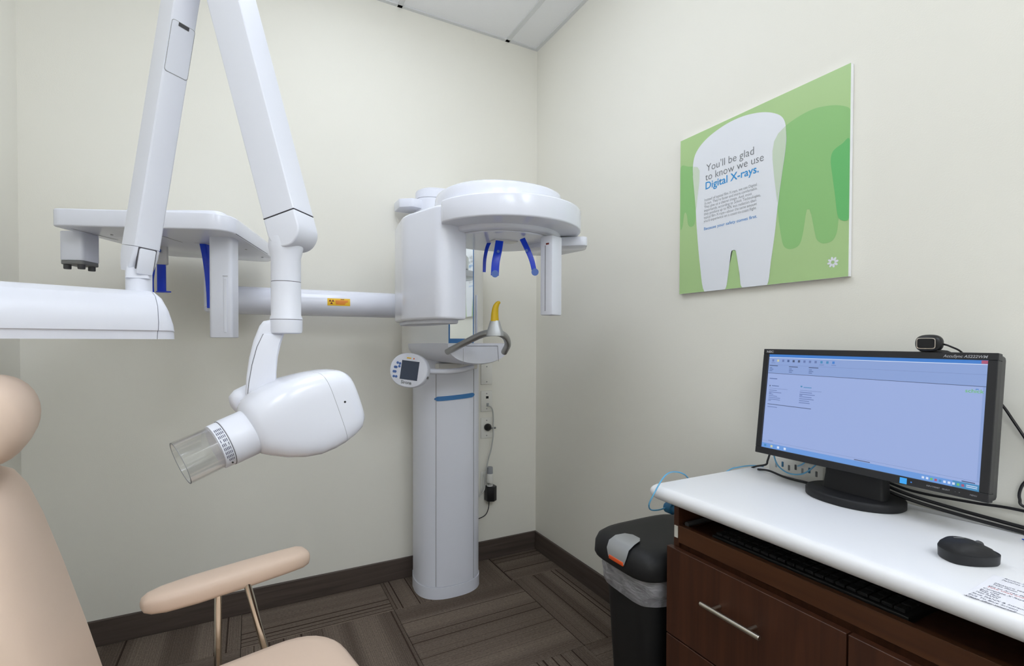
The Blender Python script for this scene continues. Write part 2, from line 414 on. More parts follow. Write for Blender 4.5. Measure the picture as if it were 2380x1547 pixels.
for i in range(17):
    t = i/16; x = -.720+t*.203; c = max(-1, min(1, (PX-x)/.157)); s = (1-(abs(c)**2.5))**.5
    yc0 = (ym+yf)/2; y = yc0-(yc0-yf)*s**.8-.0035
    zz = .946+.012*t; h = .0105*(1-max(0, (abs(2*t-1)-.9)/.1)**2*.7)
    strip.append([V((x, y, zz-h)), V((x, y, zz+h)), V((x, y+.006, zz+h)), V((x, y+.006, zz-h))])
obj('label_strip', loft(strip), 'blue_label', column)
obj('data_plate', box((PX+.1555, -.10, .26), (.006, .05, .15), .001, 1), 'silver', column, 0)
# sliding upper column with the mirror
obj('upper_column', loft([colring(1.16, .21, -.02, -.225), colring(1.68, .21, -.02, -.225)]), 'cream', pano)
obj('inner_column', loft([colring(1.60, .138, -.02, -.2), colring(1.915, .138, -.02, -.2)]), 'plastic', pano)
obj('column_cap', loft([colring(1.917, .138, -.02, -.20), colring(1.955, .136, -.02, -.20), colring(1.965, .12, -.03, -.19)]), 'plastic', pano)
br = obj('cable_bracket', prism(poly_round([(-.845, -.13), (-.845, -.03), (-.70, -.03), (-.70, -.15), (-.79, -.17)], .012), V((0, 0, 1.862)), X, Y, Z, .042, .005), 'plastic', pano)
mf = obj('mirror_frame', bx(-.629, -.494, -.226, -.2, 1.205, 1.72, .003), 'blue_label', pano, 0)
obj('mirror_glass', bx(-.622, -.501, -.2285, -.224, 1.23, 1.716), 'mirror', mf, 0)
obj('grip_slot', bx(-.478, -.470, -.217, -.2, 1.25, 1.45, .003), 'matte_white', pano)
# fixed overhead arm carrying the rotating unit
DC = V((-.605, -.785, 0)); DR = .29
obj('overhead_arm', prism(poly_round([(-.82, -.1), (-.64, -.1), (-.64, -.62), (-.76, -.62), (-.80, -.45)], .03), V((0, 0, 1.625)), X, Y, Z, .09, .006), 'gloss', pano)
obj('support_ring', lathe([(.225, 0), (.232, .003), (.235, .012), (.235, .05)], V((DC.x+.01, DC.y+.055, 1.617)), Z, 64), 'gloss', pano, 50)
# rotating unit: round top, tube housing, sensor
def arc(c, r, a0, a1, n): return [(c.x+r*math.cos(math.radians(a0+(a1-a0)*i/n)), c.y+r*math.sin(math.radians(a0+(a1-a0)*i/n))) for i in range(n+1)]
rp = arc(DC, DR, 193, 395, 40) + arc(DC, DR, 35, 100, 12)[1:] + [(-.72, -.50), (-.80, -.55)]
rot = obj('rotating_arm', prism(rp, V((0, 0, 1.633)), X, Y, Z, .078, .006, 3), 'gloss', pano)
obj('arm_top', loft([sring(V((-.64-sx, -.765+sx, z)), X, Y, a, b, 2.2, 56) for a, b, z, sx in ((.240, .24, 1.700, -.01), (.240, .24, 1.73, -.01), (.238, .238, 1.752, -.01), (.234, .234, 1.763, -.01), (.224, .224, 1.769, -.01), (.10, .10, 1.773, -.01))]), 'gloss', rot)
obj('turntable', lathe([(.198, 0), (.2, .002), (.2, .010)], V((DC.x+.01, DC.y+.055, 1.611)), Z, 56), 'gloss', rot)
obj('turntable_seam', lathe([(.2018, 0), (.2018, .0016)], V((DC.x+.01, DC.y+.055, 1.6165)), Z, 56), 'seam_light', rot)
obj('hub_cover', box((DC.x+.005, DC.y+.02, 1.6095), (.10, .05, .006), .0025, 2), 'cream', rot)
# tube housing: a tall cover following the circle to the left and back
TH = poly_round([(-.772, -.800, .010), (-.880, -.842, .16), (-.956, -.60, .05), (-.922, -.33, .05), (-.835, -.32, .05), (-.79, -.50, .05)], .03, 10)
th = obj('tube_housing', prism(TH, V((0, 0, 1.297)), X, Y, Z, .408, .012, 4, 40), 'gloss', pano)
TB = [(x*.8+(-.86)*.2, y*.86+(-.55)*.14) for x, y in TH]
obj('housing_underside', prism(TB, V((0, 0, 1.283)), X, Y, Z, .02, .006), 'matte_white', th)
obj('warning_sticker', box((-.928, -.46, 1.40), (.006, .016, .024), 0, 1), 'caution', th, 0)
# sensor side on the right
SP = poly_round([(-.285, -.66, .02), (-.40, -.60, .05), (-.475, -.70, .05), (-.465, -.80, .03), (-.315, -.925, .03), (-.255, -.83, .02)], .03, 6)
sf = obj('sensor_flange', prism(SP, V((0, 0, 1.594)), X, Y, Z, .036, .004), 'gloss', pano)
ps = on(1281, 600, 'z', 1.5)
ps = at(1281, 600, 1.83)
ex_ = az(6+36); ey_ = V((-ex_.y, ex_.x, 0))
sd = obj('sensor', box((ps.x, ps.y, 1.46), (.060, .056, .29), .005, 2, ex=ex_, ey=ey_, ez=Z), 'plastic', pano)
obj('sensor_seam', box(V((ps.x, ps.y, 1.45))-ex_*.0302+ey_*.004, (.001, .0016, .24), 0, 1, ex=ex_, ey=ey_, ez=Z), 'seam', sd, 0)
obj('sensor_tag', box(V((ps.x, ps.y, 1.575))-ex_*.0302-ey_*.006, (.001, .014, .006), 0, 1, ex=ex_, ey=ey_, ez=Z), 'trefoil', sd, 0)
# head supports: three curved blue prongs
def prong(P, wid, side, pad=None, pin=None):
    o = obj('head_support', ribbon(P, wid, .007, side), 'blue_plastic', pano)
    if pad is not None: obj('support_pad', lathe([(.0135, -.002), (.0135, .003)], pad, (CAM-pad).normalized(), 20), 'blue_pad', o)
    if pin is not None: obj('support_pin', lathe([(.0055, -.002), (.0055, .004)], pin, (CAM-pin).normalized(), 14), 'blue_pad', o)
dp = 1.86
prong([at(1161, 560, dp), at(1157, 585, dp-.01), at(1152, 610, dp-.015), at(1150, 640, dp-.012)], .030, RT, at(1150.5, 636, dp-.02), at(1158, 584, dp-.02))
prong([at(1147, 548, dp+.12), at(1134, 570, dp+.115), at(1127, 600, dp+.11), at(1125.5, 632, dp+.11)], lambda t: .016-.004*t, RT)
prong([at(1214, 555, dp), at(1226, 580, dp-.01), at(1236, 605, dp-.012), at(1243, 635, dp-.01)], lambda t: .021-.003*t, RT, at(1243.5, 632, dp-.02), at(1224, 582, dp-.02))
# chin-rest shelf with handle bar and bite block
def nose(y, xc, hw, zt, zb, n=24):       # flat top, rounded belly
    pts = []
    for i in range(n+1):
        t = math.pi*i/n; pts.append(V((xc-hw*math.cos(t), y, zt-(zt-zb)*math.sin(t)**.8)))
    return pts
shelf = obj('chin_rest_shelf', loft([nose(-.2, PX, .205, 1.205, 1.115), nose(-.32, PX, .20, 1.207, 1.115), nose(-.42, PX, .175, 1.209, 1.115), nose(-.50, PX, .155, 1.209, 1.115), nose(-.555, PX, .148, 1.209, 1.118), nose(-.57, PX, .142, 1.206, 1.123)]), 'plastic', pano, 50)
obj('drawer_joint', flat(rect(-.19/2, -.0008, .19/2, .0008), V((PX-.01, -.571, 1.198)), X, Z), 'seam', shelf, 0)
obj('drawer_joint', flat([(-.0008, -.067), (.0008, -.067), (-.0035, 0), (-.0051, 0)], V((PX+.09, -.571, 1.198)), X, Z), 'seam', shelf, 0)
obj('drawer_joint', flat(rect(-.0006, -.07, .0006, 0), V((PX-.075, -.571, 1.188)), X, Z), 'seam_light', shelf, 0)
yb = -.71
hb = [V((PX-.135, -.545, 1.175)), V((PX-.12, -.59, 1.198)), V((PX-.055, -.665, 1.243)), V((PX+.0, yb-.005, 1.262)), V((PX+.05, -.69, 1.257)), V((PX+.102, -.64, 1.238)), V((PX+.128, -.59, 1.205)), V((PX+.118, -.555, 1.170))]
hb = [at(1040, 817, 2.06), at(1075, 799, 1.98), at(1115, 779, 1.925), at(1140, 773, 1.90), at(1160, 774, 1.915), at(1175, 783, 1.95), at(1180, 800, 1.99), at(1172, 818, 2.04)]
bar = obj('handle_bar', tube(hb, .0135, 14), 'silver', pano)
bb = at(1150, 772, 1.90)
obj('bite_block_holder', loft([sring(bb+Z*z, RT, FW, a, b, 2.6, 24) for z, a, b in ((-.014, .034, .022), (.0, .033, .021), (.012, .028, .018), (.035, .021, .013), (.045, .018, .011))]), 'latch', pano)
obj('bite_block', tube([bb+Z*.043, bb+Z*.07+RT*.000, bb+Z*.095+RT*.003, bb+Z*.11+RT*.010, bb+Z*.117+RT*.020], lambda t: .0135*(1-t)**.6+.0035, 16, 8, .7), 'yellow', pano)
# control panel on its arm
cp = at(949, 860, 2.08); cn = (az(180-6.5+20)*.97+Z*.10).normalized()   # its face looks to the left of the camera
cex = Z.cross(cn).normalized()*1; cey = cn.cross(cex)
rollp = math.radians(-6); ce1 = cex*math.cos(rollp)+cey*math.sin(rollp); ce2 = -cex*math.sin(rollp)+cey*math.cos(rollp)
outl = [(.086*math.copysign(abs(math.cos(t))**.92, math.cos(t))-(0.0 if math.cos(t) < 0 else .0), .073*math.copysign(abs(math.sin(t))**.92, math.sin(t))) for t in [2*math.pi*i/48 for i in range(48)]]
cpan = obj('control_panel', prism(outl, cp-cn*.034, ce1, ce2, cn, .034, .005, 2), 'plastic', pano, 50)
def cq(x, y): return cp+ce1*x+ce2*y
obj('panel_screen', flat(rect(-.034, -.040, .046, .040), cp, ce1, ce2, .0006), 'lcd', cpan, 0)
for x, y in ((-.052, .022), (-.041, .020), (-.042, .010), (-.061, .006), (-.055, .006), (-.064, -.010), (-.057, -.010), (-.061, -.027), (-.050, -.027)):
    obj('button', lathe([(.0055, 0), (.0055, .0012)], cq(x*1.02, y*1.2), cn, 12), 'blue_button', cpan)
obj('indicator', flat(rect(-.014, .049, .006, .054), cp, ce1, ce2, .0006), 'caution', cpan, 0)
obj('indicator', flat(rect(.016, .048, .021, .054), cp, ce1, ce2, .0006), 'orange', cpan, 0)
text('maker_mark', 'Sirona', .019, cq(-.026, -.058), ce1, ce2, 'text_grey', cpan, .0007, off=.0004)
obj('side_label', box(cp+ce1*.0835-cn*.018-ce2*.012, (.0016, .03, .018), 0, 1, ex=ce1, ey=ce2, ez=cn), 'grey_plastic', cpan, 0)
obj('panel_arm', tube([at(990, 862, 2.12), at(1030, 863, 2.16), at(1070, 860, 2.2), at(1098, 852, 2.25)], .012, 12), 'plastic', pano)
obj('panel_mount', bx(PX-.10, PX+.10, -.33, -.2, 1.085, 1.115, .008), 'cream', pano)
# horizontal tube to the cephalometric unit
arm = obj('side_arm_tube', lathe([(.056, 0), (.0575, .004), (.0575, .742), (.056, .746)], V((-1.555, -.17, 1.384)), X, 40), 'gloss', pano)
def onTube(x, th, dr=.0008): return V((x, -.17-(.0575+dr)*math.cos(th), 1.384+(.0575+dr)*math.sin(th)))
def tubepatch(x0, x1, t0, t1, dr, n=8): return loft([[onTube(x0, t0+(t1-t0)*i/n, dr), onTube(x1, t0+(t1-t0)*i/n, dr)] for i in range(n+1)], False, False)
st = obj('radiation_sticker', tubepatch(-1.185, -1.090, -.22, .33, .0008), 'caution', arm)
for a0 in (90, 210, 330):
    c = V((-1.168, .07)); b = bmesh.new()
    ps_ = []
    for rr, aa in ((.002, -30), (.0115, -28), (.0115, 28), (.002, 30)):
        t = math.radians(a0-180+aa); ps_.append(onTube(c.x+rr*math.cos(t), c.y+rr*math.sin(t)/.058, .0014))
    b.faces.new([b.verts.new(p) for p in ps_]); obj('trefoil_blade', b, 'trefoil', st, 0)
for k, (xa, xb) in enumerate(((-1.13, -1.115), (-1.152, -1.098), (-1.152, -1.100), (-1.152, -1.108), (-1.15, -1.112))):
    t = (.26, .15, .07, -.01, -.09)[k]; obj('sticker_print', tubepatch(xa, xb, t-.022, t+.022, .0013, 2), 'trefoil' if k == 0 else 'orange', st, 0)
obj('arm_joint', prism(poly_round([(-1.64, -.25), (-1.64, -.09), (-1.548, -.09), (-1.548, -.25)], .02), V((0, 0, 1.33)), X, Y, Z, .235, .01), 'plastic', pano)
# cephalometric unit: slanted carrier plate, sensor head, slit post, ear rods
zl = 1.56
CPL = poly_round([(-2.010, -.545, .03), (-1.535, -.735, .09), (-1.395, -.20, .05), (-1.405, -.09, .03), (-1.77, -.055, .03)], .03, 8)
cep = obj('head_carrier_plate', prism(CPL, V((0, 0, zl)), X, Y, Z, .053, .005, 3), 'gloss', pano)
CT = [(x*.62-1.585*.38, y*.78-.36*.22) for x, y in CPL]
obj('carrier_top', prism(CT, V((0, 0, zl+.052)), X, Y, Z, .028, .014, 4), 'gloss', cep)
for P0, P1 in (((165, 531), (275, 558)), ((548, 543), (622, 590)), ((365, 545), (424, 563)), ((452, 564.5), (492, 565.5))):
    A, B = on(*P0, 'z', zl-.0008), on(*P1, 'z', zl-.0008); d = (B-A).normalized(); s = Z.cross(d)
    obj('plate_seam', flat(rect(0, -.0014, (B-A).length, .0014), A, d, s), 'seam', cep, 0)
for q in ((260, 546), (572, 580), (488, 570), (610, 598)):
    A = on(*q, 'z', zl-.0012); obj('screw', lathe([(.004, 0), (.004, .002)], A, Z, 10), 'seam_light', cep)
sh = on(186, 548, 'z', zl); e1 = az(4); e2 = V((-e1.y, e1.x, 0)); e1 = (V((-1.535, -.735, 0))-V((-2.010, -.545, 0))).normalized(); e2 = V((-e1.y, e1.x, 0))
def atz(px, py, d): return at(px, py, d)
c1 = (at(186, 570, 1.59)); c1.z = 0
shd = obj('ceph_sensor', prism(poly_round(rect(-.034, -.040, .034, .040), .012, 5), V((c1.x, c1.y, 1.470)), e1, e2, Z, .092, .003), 'plastic', pano, 30)
obj('sensor_base', prism(poly_round(rect(-.033, -.039, .033, .039), .012, 5), V((c1.x, c1.y, 1.458)), e1, e2, Z, .012, .002), 'grey_plastic', shd, 30)
for dx, dy in ((-.022, -.022), (.022, -.026), (.018, .024)):
    q = V((c1.x, c1.y, 1.444))+e1*dx+e2*dy; obj('foot_knob', lathe([(.009, 0), (.010, .002), (.010, .018)], q, Z, 16), 'dark_grey', shd)
c2 = at(521, 660, 1.66); e3 = az(-8); e4 = V((-e3.y, e3.x, 0))
slit = obj('slit_post', prism(poly_round([(-.036, -.03, .012), (.036, -.03, .012), (.036, .03, .01), (-.036, .03, .01)], .01, 4), V((c2.x, c2.y, 1.228)), az(82), az(-8), Z, .334, .003), 'plastic', pano, 30)
pf = V((c2.x, c2.y, 0))-az(-8)*.0312
obj('slit_groove', box(pf+az(82)*.016+Z*1.335, (.009, .003, .18), .001, 1, ex=az(82), ey=az(-8), ez=Z), 'matte_white', slit, 0)
obj('slit_mark', box(pf+az(82)*.016+Z*1.432, (.016, .0012, .0012), 0, 1, ex=az(82), ey=az(-8), ez=Z), 'seam_light', slit, 0)
nh = obj('nose_rest_holder', box(at(375, 575, 1.80), (.04, .022, .125), .004, 2, ex=az(70), ey=az(-20), ez=Z), 'cream', pano)
obj('adjust_knob', lathe([(.008, 0), (.008, .006)], at(369, 582, 1.786), -az(-20), 16), 'blue_pad', nh)
nr = obj('nose_rest', box(at(375.5, 645, 1.80), (.028, .007, .105), .002, 1, ex=az(70), ey=az(-20), ez=Z), 'blue_plastic', pano)
obj('nose_pad', loft([sring(at(380, 678, 1.795)+Z*h, RT, FW, .027, .012, 2, 20) for h in (-.002, .002)]), 'blue_plastic', nr)
e_l = obj('ear_rod_holder', ribbon([at(352, 556, 1.73), at(353, 590, 1.73), at(350, 625, 1.73), at(347, 650, 1.73), at(348, 690, 1.73)], .012, .035, RT), 'blue_plastic', pano)
e_r = obj('ear_rod_holder', ribbon([at(475, 566, 1.76), at(481, 600, 1.76), at(486, 640, 1.76), at(489, 680, 1.76), at(490, 716, 1.76)], lambda t: .022-.008*t, .03, RT), 'blue_plastic', pano)
obj('ear_rod', lathe([(.007, 0), (.009, .01), (.002, .024)], at(490, 715, 1.755), -RT, 14), 'clear', e_r)

# ================================================================== intraoral x-ray unit on its folding arm
n_h = (RT*.655+UP*.345+FW*.667).normalized()
tip = at(419, 1077, .74)
br_end = at(350, 735, .90); bdir = az(37)
xr = thing('intraoral_x_ray_unit', 'white wall-mounted intraoral x-ray head with clear cone on a folding double arm', 'x-ray unit', V((RX+.05, -1.77, 1.22)))
# bracket: runs from the left wall to below the folding arm
bz = 1.222; L0 = V((br_end.x, br_end.y, 0)); bs = V((bdir.y, -bdir.x, 0))          # bs points to the viewer's side
tw = (L0.x-(RX+.06))/bdir.x
def brk(u, k=1, dz=0):   # section of the bracket, u metres back from the end
    O = L0-bdir*u; pf_ = [(.044, .0), (.0455, .012), (.046, .0145), (.0495, .0155), (.051, .030), (.047, .058), (.036, .076), (.018, .085), (0, .087)]
    pts = [(a*k, b*(1 if k == 1 else .35+.65*k)) for a, b in pf_]; full = pts+[(-a, b) for a, b in pts[::-1][1:]]
    return [V((O.x, O.y, bz+dz))+bs*a+Z*b for a, b in full]
obj('bracket', loft([brk(.004), brk(tw)]), 'plastic', xr, 25)
def brc(e, k):
    return [p+bdir*(e*(1-.8*max(0, (p.z-bz)/.087)**1.6)) for p in brk(.003, k)]
obj('bracket_cap', loft([brc(0, 1), brc(.014, .985), brc(.024, .93), brc(.029, .78), brc(.031, .5)]), 'plastic', xr, 50)
obj('wall_mount', box((RX+.03, L0.y-bdir.y*(tw+.03), bz+.05), (.06, .16, .30), .01, 3), 'plastic', xr)
obj('wall_stub', lathe([(.05, 0), (.05, .10)], V((RX+.06, L0.y-bdir.y*tw, bz))+V((.03, .0, -.005)), Z, 32), 'plastic', xr)
# first hinge
hg = at(323, 655, .905); hz = V((hg.x, hg.y, 0))
obj('hinge_post', lathe([(.020, 0), (.020, .042), (.019, .050)], hz+Z*(bz+.080), Z, 32), 'plastic', xr)
dn = az(120)          # the inner (shaded) side of the first beam
B0, B1 = at(325, 590, .905), at(461, -258, .89)
def beam(p0, p1, nrm, s1, s2, ch=.004, cut=None):
    ax = (p1-p0).normalized(); n_ = (nrm-ax*nrm.dot(ax)).normalized(); m_ = ax.cross(n_)
    return prism(poly_round(rect(-s2/2, -s1/2, s2/2, s1/2), ch, 3), p0, m_, n_, ax, (p1-p0).length, 0), ax, n_, m_
SL = .055
bm_, ax1, n1_, m1_ = beam(B0+(B1-B0).normalized()*.012, B1, dn, SL, .042, .007)
lo_arm = obj('lower_arm', bm_, 'plastic', xr, 25)
obj('arm_shroud', loft([[B0+ax1*t+n1_*(a*k-.004*(1-k))+m1_*(b*k2) for a, b in poly_round(rect(-.0275, -.021, .0275, .021), .007, 3)] for t, k, k2 in ((.0112, 1, 1), (-.004, .97, 1), (-.024, .72, .98), (-.034, .5, .95))]), 'plastic', lo_arm, 40)
tg = (-1 if (m1_.dot(RT) > 0) else 1)
obj('hinge_slot', box(B0+ax1*-.008+n1_*.0263, (.0295, .004, .040), .001, 1, ex=m1_, ey=n1_, ez=ax1), 'seam', lo_arm, 0)
obj('hinge_tongue', loft([[V((hz.x, hz.y, 0))+az(60)*a*k+az(-30)*b*k+Z*z for a, b in poly_round(rect(-.0185, -.021, .0185, .021), .008, 3)] for z, k in ((bz+.11, 1.0), (bz+.135, .9), (bz+.150, .8))]), 'plastic', lo_arm, 40)
obj('tongue_plate', box(B0+ax1*-.013+n1_*.0275, (.0265, .007, .046), .003, 2, ex=m1_, ey=n1_, ez=ax1), 'matte_white', lo_arm)
# hatch on the inner side
hc = at(424, 122, .868)
hc = B0+ax1*((at(415, 122, .893)-B0).dot(ax1)); hc = hc+n1_*.0277
ht = obj('hatch', prism(poly_round(rect(-.0185, -.045, .0185, .045), .005, 4), hc, m1_, ax1, n1_, .0006, .0003, 1), 'matte_white', lo_arm, 0)
obj('hatch_joint', prism(poly_round(rect(-.0193, -.0458, .0193, .0458), .0055, 4), hc-n1_*.0002, m1_, ax1, n1_, .0005), 'seam_light', lo_arm, 0)
obj('hatch_catch', box(hc+ax1*.0415+n1_*.0005, (.017, .006, .0022), 0, 1, ex=m1_, ey=ax1, ez=n1_), 'dark_grey', ht, 0)
obj('upper_slot', box(hc+ax1*.128+n1_*.0001-m1_*tg*-.012, (.022, .006, .0022), 0, 1, ex=m1_, ey=ax1, ez=n1_), 'dark_grey', lo_arm, 0)
# second beam down to the tube head
K = at(681, 541, .865); E1 = at(470, -262, .893)
sn = az(190)
SR = .060
bm_, ax2, n2_, m2_ = beam(K+(E1-K).normalized()*.028, E1, sn, SR, SR, .004)
up_arm = obj('upper_arm', bm_, 'plastic', xr, 25)
obj('arm_joint', box(K+ax2*.0274, (SR*.985, SR*.985, .0012), 0, 1, ex=m2_, ey=n2_, ez=ax2), 'seam', up_arm, 0)
kn = [(SR/2, .0268)] + [(SR/2*math.cos(t), SR/2*math.sin(t)) for t in [-math.pi*i/20 for i in range(21)]] + [(-SR/2, .0268)]
obj('knuckle', prism(kn, K-n2_*SR/2, m2_, ax2, n2_, SR, .003, 3), 'plastic', up_arm, 40)
elb = (B1+E1)/2
obj('elbow', lathe([(.05, -.045), (.053, -.04), (.053, .04), (.05, .045)], elb, (n1_.cross(ax1)+m2_*0).normalized(), 36), 'plastic', xr)
# vertical swivel tube
pz = at(665, 660, .865); po = V((pz.x, pz.y, 0)); zp = lambda y: at(665, y, .865).z
obj('swivel_neck', lathe([(.0242, 0), (.0242, zp(600)-zp(655.5)), (.0262, zp(590)-zp(655.5)), (.0285, zp(575)-zp(655.5)), (.027, zp(555)-zp(655.5))], po+Z*zp(655), Z, 40), 'plastic', xr, 50)
obj('swivel_joint', lathe([(.0238, 0), (.0238, .002)], po+Z*(zp(655)-.0015), Z, 40), 'seam', xr)
obj('swivel_tube', lathe([(.0265, zp(742)-zp(742)), (.0262, .003), (.0243, .007), (.0242, zp(656.3)-zp(742))], po+Z*zp(742), Z, 40), 'plastic', xr, 50)
obj('collar_joint', lathe([(.0256, 0), (.0256, .002)], po+Z*(zp(742)-.0016), Z, 40), 'seam', xr)
# yoke: round collar with a curved arm reaching down behind the head
dY = .865
yo = obj('yoke_collar', lathe([(.022, zp(776)-zp(744)), (.0255, zp(774)-zp(744)), (.0264, zp(768)-zp(744)), (.0264, 0)], po+Z*zp(743.2), Z, 40), 'plastic', xr, 50)
O_ = at(640, 800, dY+.004); yr = az(-27).cross(Z)*1; yr = V((az(-27).y, -az(-27).x, 0)); 
def ypt(px_, py_):
    q = at(px_, py_, dY+.004); d_ = q-O_; return (d_.dot(yr), d_.z)
yoke_px = [(660, 746), (632, 743), (612, 747), (603, 758), (590, 790), (580, 830), (574, 870), (571, 910), (590, 950), (630, 950), (642, 900), (642, 865), (645, 830), (652, 800), (660, 775)]
ya = obj('yoke_arm', prism([ypt(*p) for p in yoke_px], O_-az(-27)*.020, yr, Z, az(-27), .042, .006, 3, 50), 'plastic', xr, 50)
cov_px = [(656, 778), (612, 776), (598, 805), (587, 845), (580, 885), (577, 915), (595, 945), (630, 945), (640, 900), (640, 865), (642, 830), (648, 800)]
obj('yoke_joint', prism([ypt(p[0]-1.2, p[1]) for p in cov_px], O_-az(-27)*.0206, yr, Z, az(-27), .002, 0), 'seam', ya, 0)
obj('yoke_cover', prism([ypt(*p) for p in cov_px], O_-az(-27)*.0225, yr, Z, az(-27), .004, .0015, 2, 50), 'plastic', ya, 50)
# tube head, lofted along its axis
hl = (n_h.cross(Z)).normalized(); hl = hl if hl.dot(CAM-tip) > 0 else -hl; hu = hl.cross(n_h); hu = hu if hu.z > 0 else -hu
def hring(t, top, bot, lat, e=2.7, n=40):
    c = tip+n_h*t+hu*((top+bot)/2); return sring(c, hl, hu, lat, (top-bot)/2, e, n)
HS = [(.098, .020, -.024, .022, 2), (.100, .034, -.032, .034, 2.2), (.105, .045, -.040, .043, 2.5), (.115, .053, -.048, .049, 2.8), (.135, .059, -.062, .054, 3.3), (.16, .062, -.074, .058, 3.9), (.185, .0615, -.082, .059, 4.3), (.21, .058, -.084, .059, 4.5), (.230, .0545, -.083, .0585, 4.5)]
HR = [(.2308, .0543, -.0828, .0583, 4.5), (.252, .0495, -.079, .057, 4.4), (.268, .044, -.074, .0545, 4), (.278, .036, -.067, .048, 3.5), (.284, .022, -.054, .036, 3), (.286, .0, -.034, .018, 2.5)]
head = obj('tube_head', loft([hring(*q) for q in HS]), 'gloss', xr, 60)
obj('head_joint', loft([hring(.2297, .0540, -.0825, .058, 4.5), hring(.2311, .0538, -.0823, .0578, 4.5)]), 'seam_light', head, 60)
obj('rear_cap', loft([hring(*q) for q in HR]), 'gloss', head, 60)
q_ = tip+n_h*.246+hu*-.006+hl*.0572; obj('led_dot', lathe([(.0018, -.004), (.0018, .001)], q_, hl, 12), 'black', head)
pb = at(552, 935, .855)
obj('head_joint_boss', loft([sring(pb+n_h*t+hu*.0, hl, hu, a, a*.9, 2.2, 28) for t, a in ((-.010, .008), (-.007, .017), (.004, .024), (.025, .026), (.045, .022))]), 'plastic', head, 60)
obj('cone_collar', lathe([(.0348, .050), (.0362, .0505), (.0364, .064), (.0366, .0645), (.0378, .066), (.0384, .100), (.0375, .112)], tip, n_h, 48), 'plastic', head)
cl = obj('collar_line', lathe([(.0372, 0), (.0372, .0008)], tip+n_h*.0643, n_h, 48), 'seam', head)
a_, b_ = hl, hu
def onCone(t, th, r): return tip+n_h*t+(hl*math.cos(th)+hu*math.sin(th))*r
for k in range(5):
    t0 = .0525+k*.0022
    for s in range(9):
        if (k*7+s*3) % 11 == 0: continue
        th0 = math.radians(-34+s*10.5); th1 = th0+math.radians(7.5)
        obj('collar_print', loft([[onCone(t0, th0+(th1-th0)*i/3, .0368), onCone(t0+.0009, th0+(th1-th0)*i/3, .0368)] for i in range(4)], False, False), 'text_dark', head, 0)
obj('collar_mark', box(onCone(.058, math.radians(-44), .0366), (.002, .002, .006), 0, 1, ex=n_h, ey=hu, ez=hl), 'black', head, 0)
ro, ri = .0343, .0327
obj('clear_cone', loft([sring(tip+n_h*t, hl, hu, r_, r_, 2, 56) for r_, t in ((ri, .050), (ri, 0), (ro, 0), (ro, .052))], False), 'clear', head)
obj('cone_rim', loft([sring(tip+n_h*t, hl, hu, r_, r_, 2, 56) for r_, t in ((ri, 0.0), (ro, 0.0), (ro, .0006), (ri, .0006), (ri, 0.0))], False), 'seam_light', head)
obj('cone_window', lathe([(.0310, 0), (.0310, .003)], tip+n_h*.0495, n_h, 40), 'matte_white', head)
# ================================================================== dental chair
CF = V((.978, .208, 0)).normalized(); CL = V((-CF.y, CF.x, 0))          # forward, left (far side)
SC = V((-1.515, -1.465, 0))                                              # seat centre
ch = thing('dental_chair', 'beige vinyl dental chair with padded armrest and round headrest', 'dental chair', V((SC.x, SC.y, 0)))
def cpt(f, l, z): return SC+CF*f+CL*l+Z*z
seatp = poly_round([(-.24, -.245, .08), (.275, -.265, .13), (.275, .265, .13), (-.24, .245, .08)], .1, 8)
def inset(poly, k, c=(0, 0)): return [((x-c[0])*k+c[0], (y-c[1])*k+c[1]) for x, y in poly]
obj('seat', loft([[cpt(x, y, z) for x, y in inset(seatp, k)] for z, k in ((.405, .90), (.41, .96), (.43, 1.0), (.46, 1.0), (.484, .975), (.495, .93), (.499, .85), (.501, .6))]), 'vinyl', ch, 60)
def bring(z, f, l0, hw, ht, e=3.2): 
    return sring(cpt(f, l0, z), CL, CF, hw, ht, e, 36)
BK = []
rec = math.tan(math.radians(13.5))
for z, hw, ht in ((.47, .12, .02), (.475, .18, .04), (.50, .205, .052), (.60, .212, .056), (.72, .212, .057), (.84, .205, .056), (.93, .190, .054), (.985, .168, .050), (1.012, .14, .043), (1.026, .10, .030), (1.030, .05, .012)):
    BK.append(bring(z, -.198-(z-.5)*rec, 0, hw, ht))
obj('backrest', loft(BK), 'vinyl', ch, 60)
hc0 = cpt(-.300, 0, 1.108)
hd = obj('headrest', loft([sring(hc0+CL*y, CF, Z, a*.85, a, 2.1, 32) for y, a in ((-.130, .008), (-.127, .026), (-.118, .044), (-.10, .054), (-.06, .060), (0, .061), (.06, .060), (.10, .054), (.118, .044), (.127, .026), (.130, .008))]), 'vinyl', ch, 60)
for s in (-.03, .03): obj('headrest_rod', tube([cpt(-.30, s, .97), cpt(-.30, s, 1.08)], .006, 10, 2), 'chrome', ch)
def armrest(A, B, side):
    d = (B-A).normalized(); s = Z.cross(d).normalized(); L = (B-A).length
    st_ = [(-.012, .010, .006), (-.008, .020, .014), (.004, .029, .020), (.03, .037, .024), (.09, .044, .026), (.2, .044, .026), (L-.06, .041, .025), (L-.02, .038, .024), (L-.006, .032, .020), (L, .023, .014), (L+.003, .009, .005)]
    o = obj('armrest', loft([sring(A+d*t, s, Z, w_, h_, 2.8, 28) for t, w_, h_ in st_]), 'vinyl', ch, 60)
    return o, d, s
A_, B_ = on(342, 1403, 'z', .64), on(712, 1288, 'z', .64)
ar, ad, as_ = armrest(A_, B_, 1)
for (p0, p1) in (((507, 1368), (506, 1600)), ((573, 1350), (630, 1560))):
    q0 = on(*p0, 'z', .635); dd = (q0-CAM).dot(FW)
    q1 = at(p1[0], p1[1], dd+.005)
    obj('armrest_post', tube([q0, q1], .0082, 16, 2), 'chrome', ar)
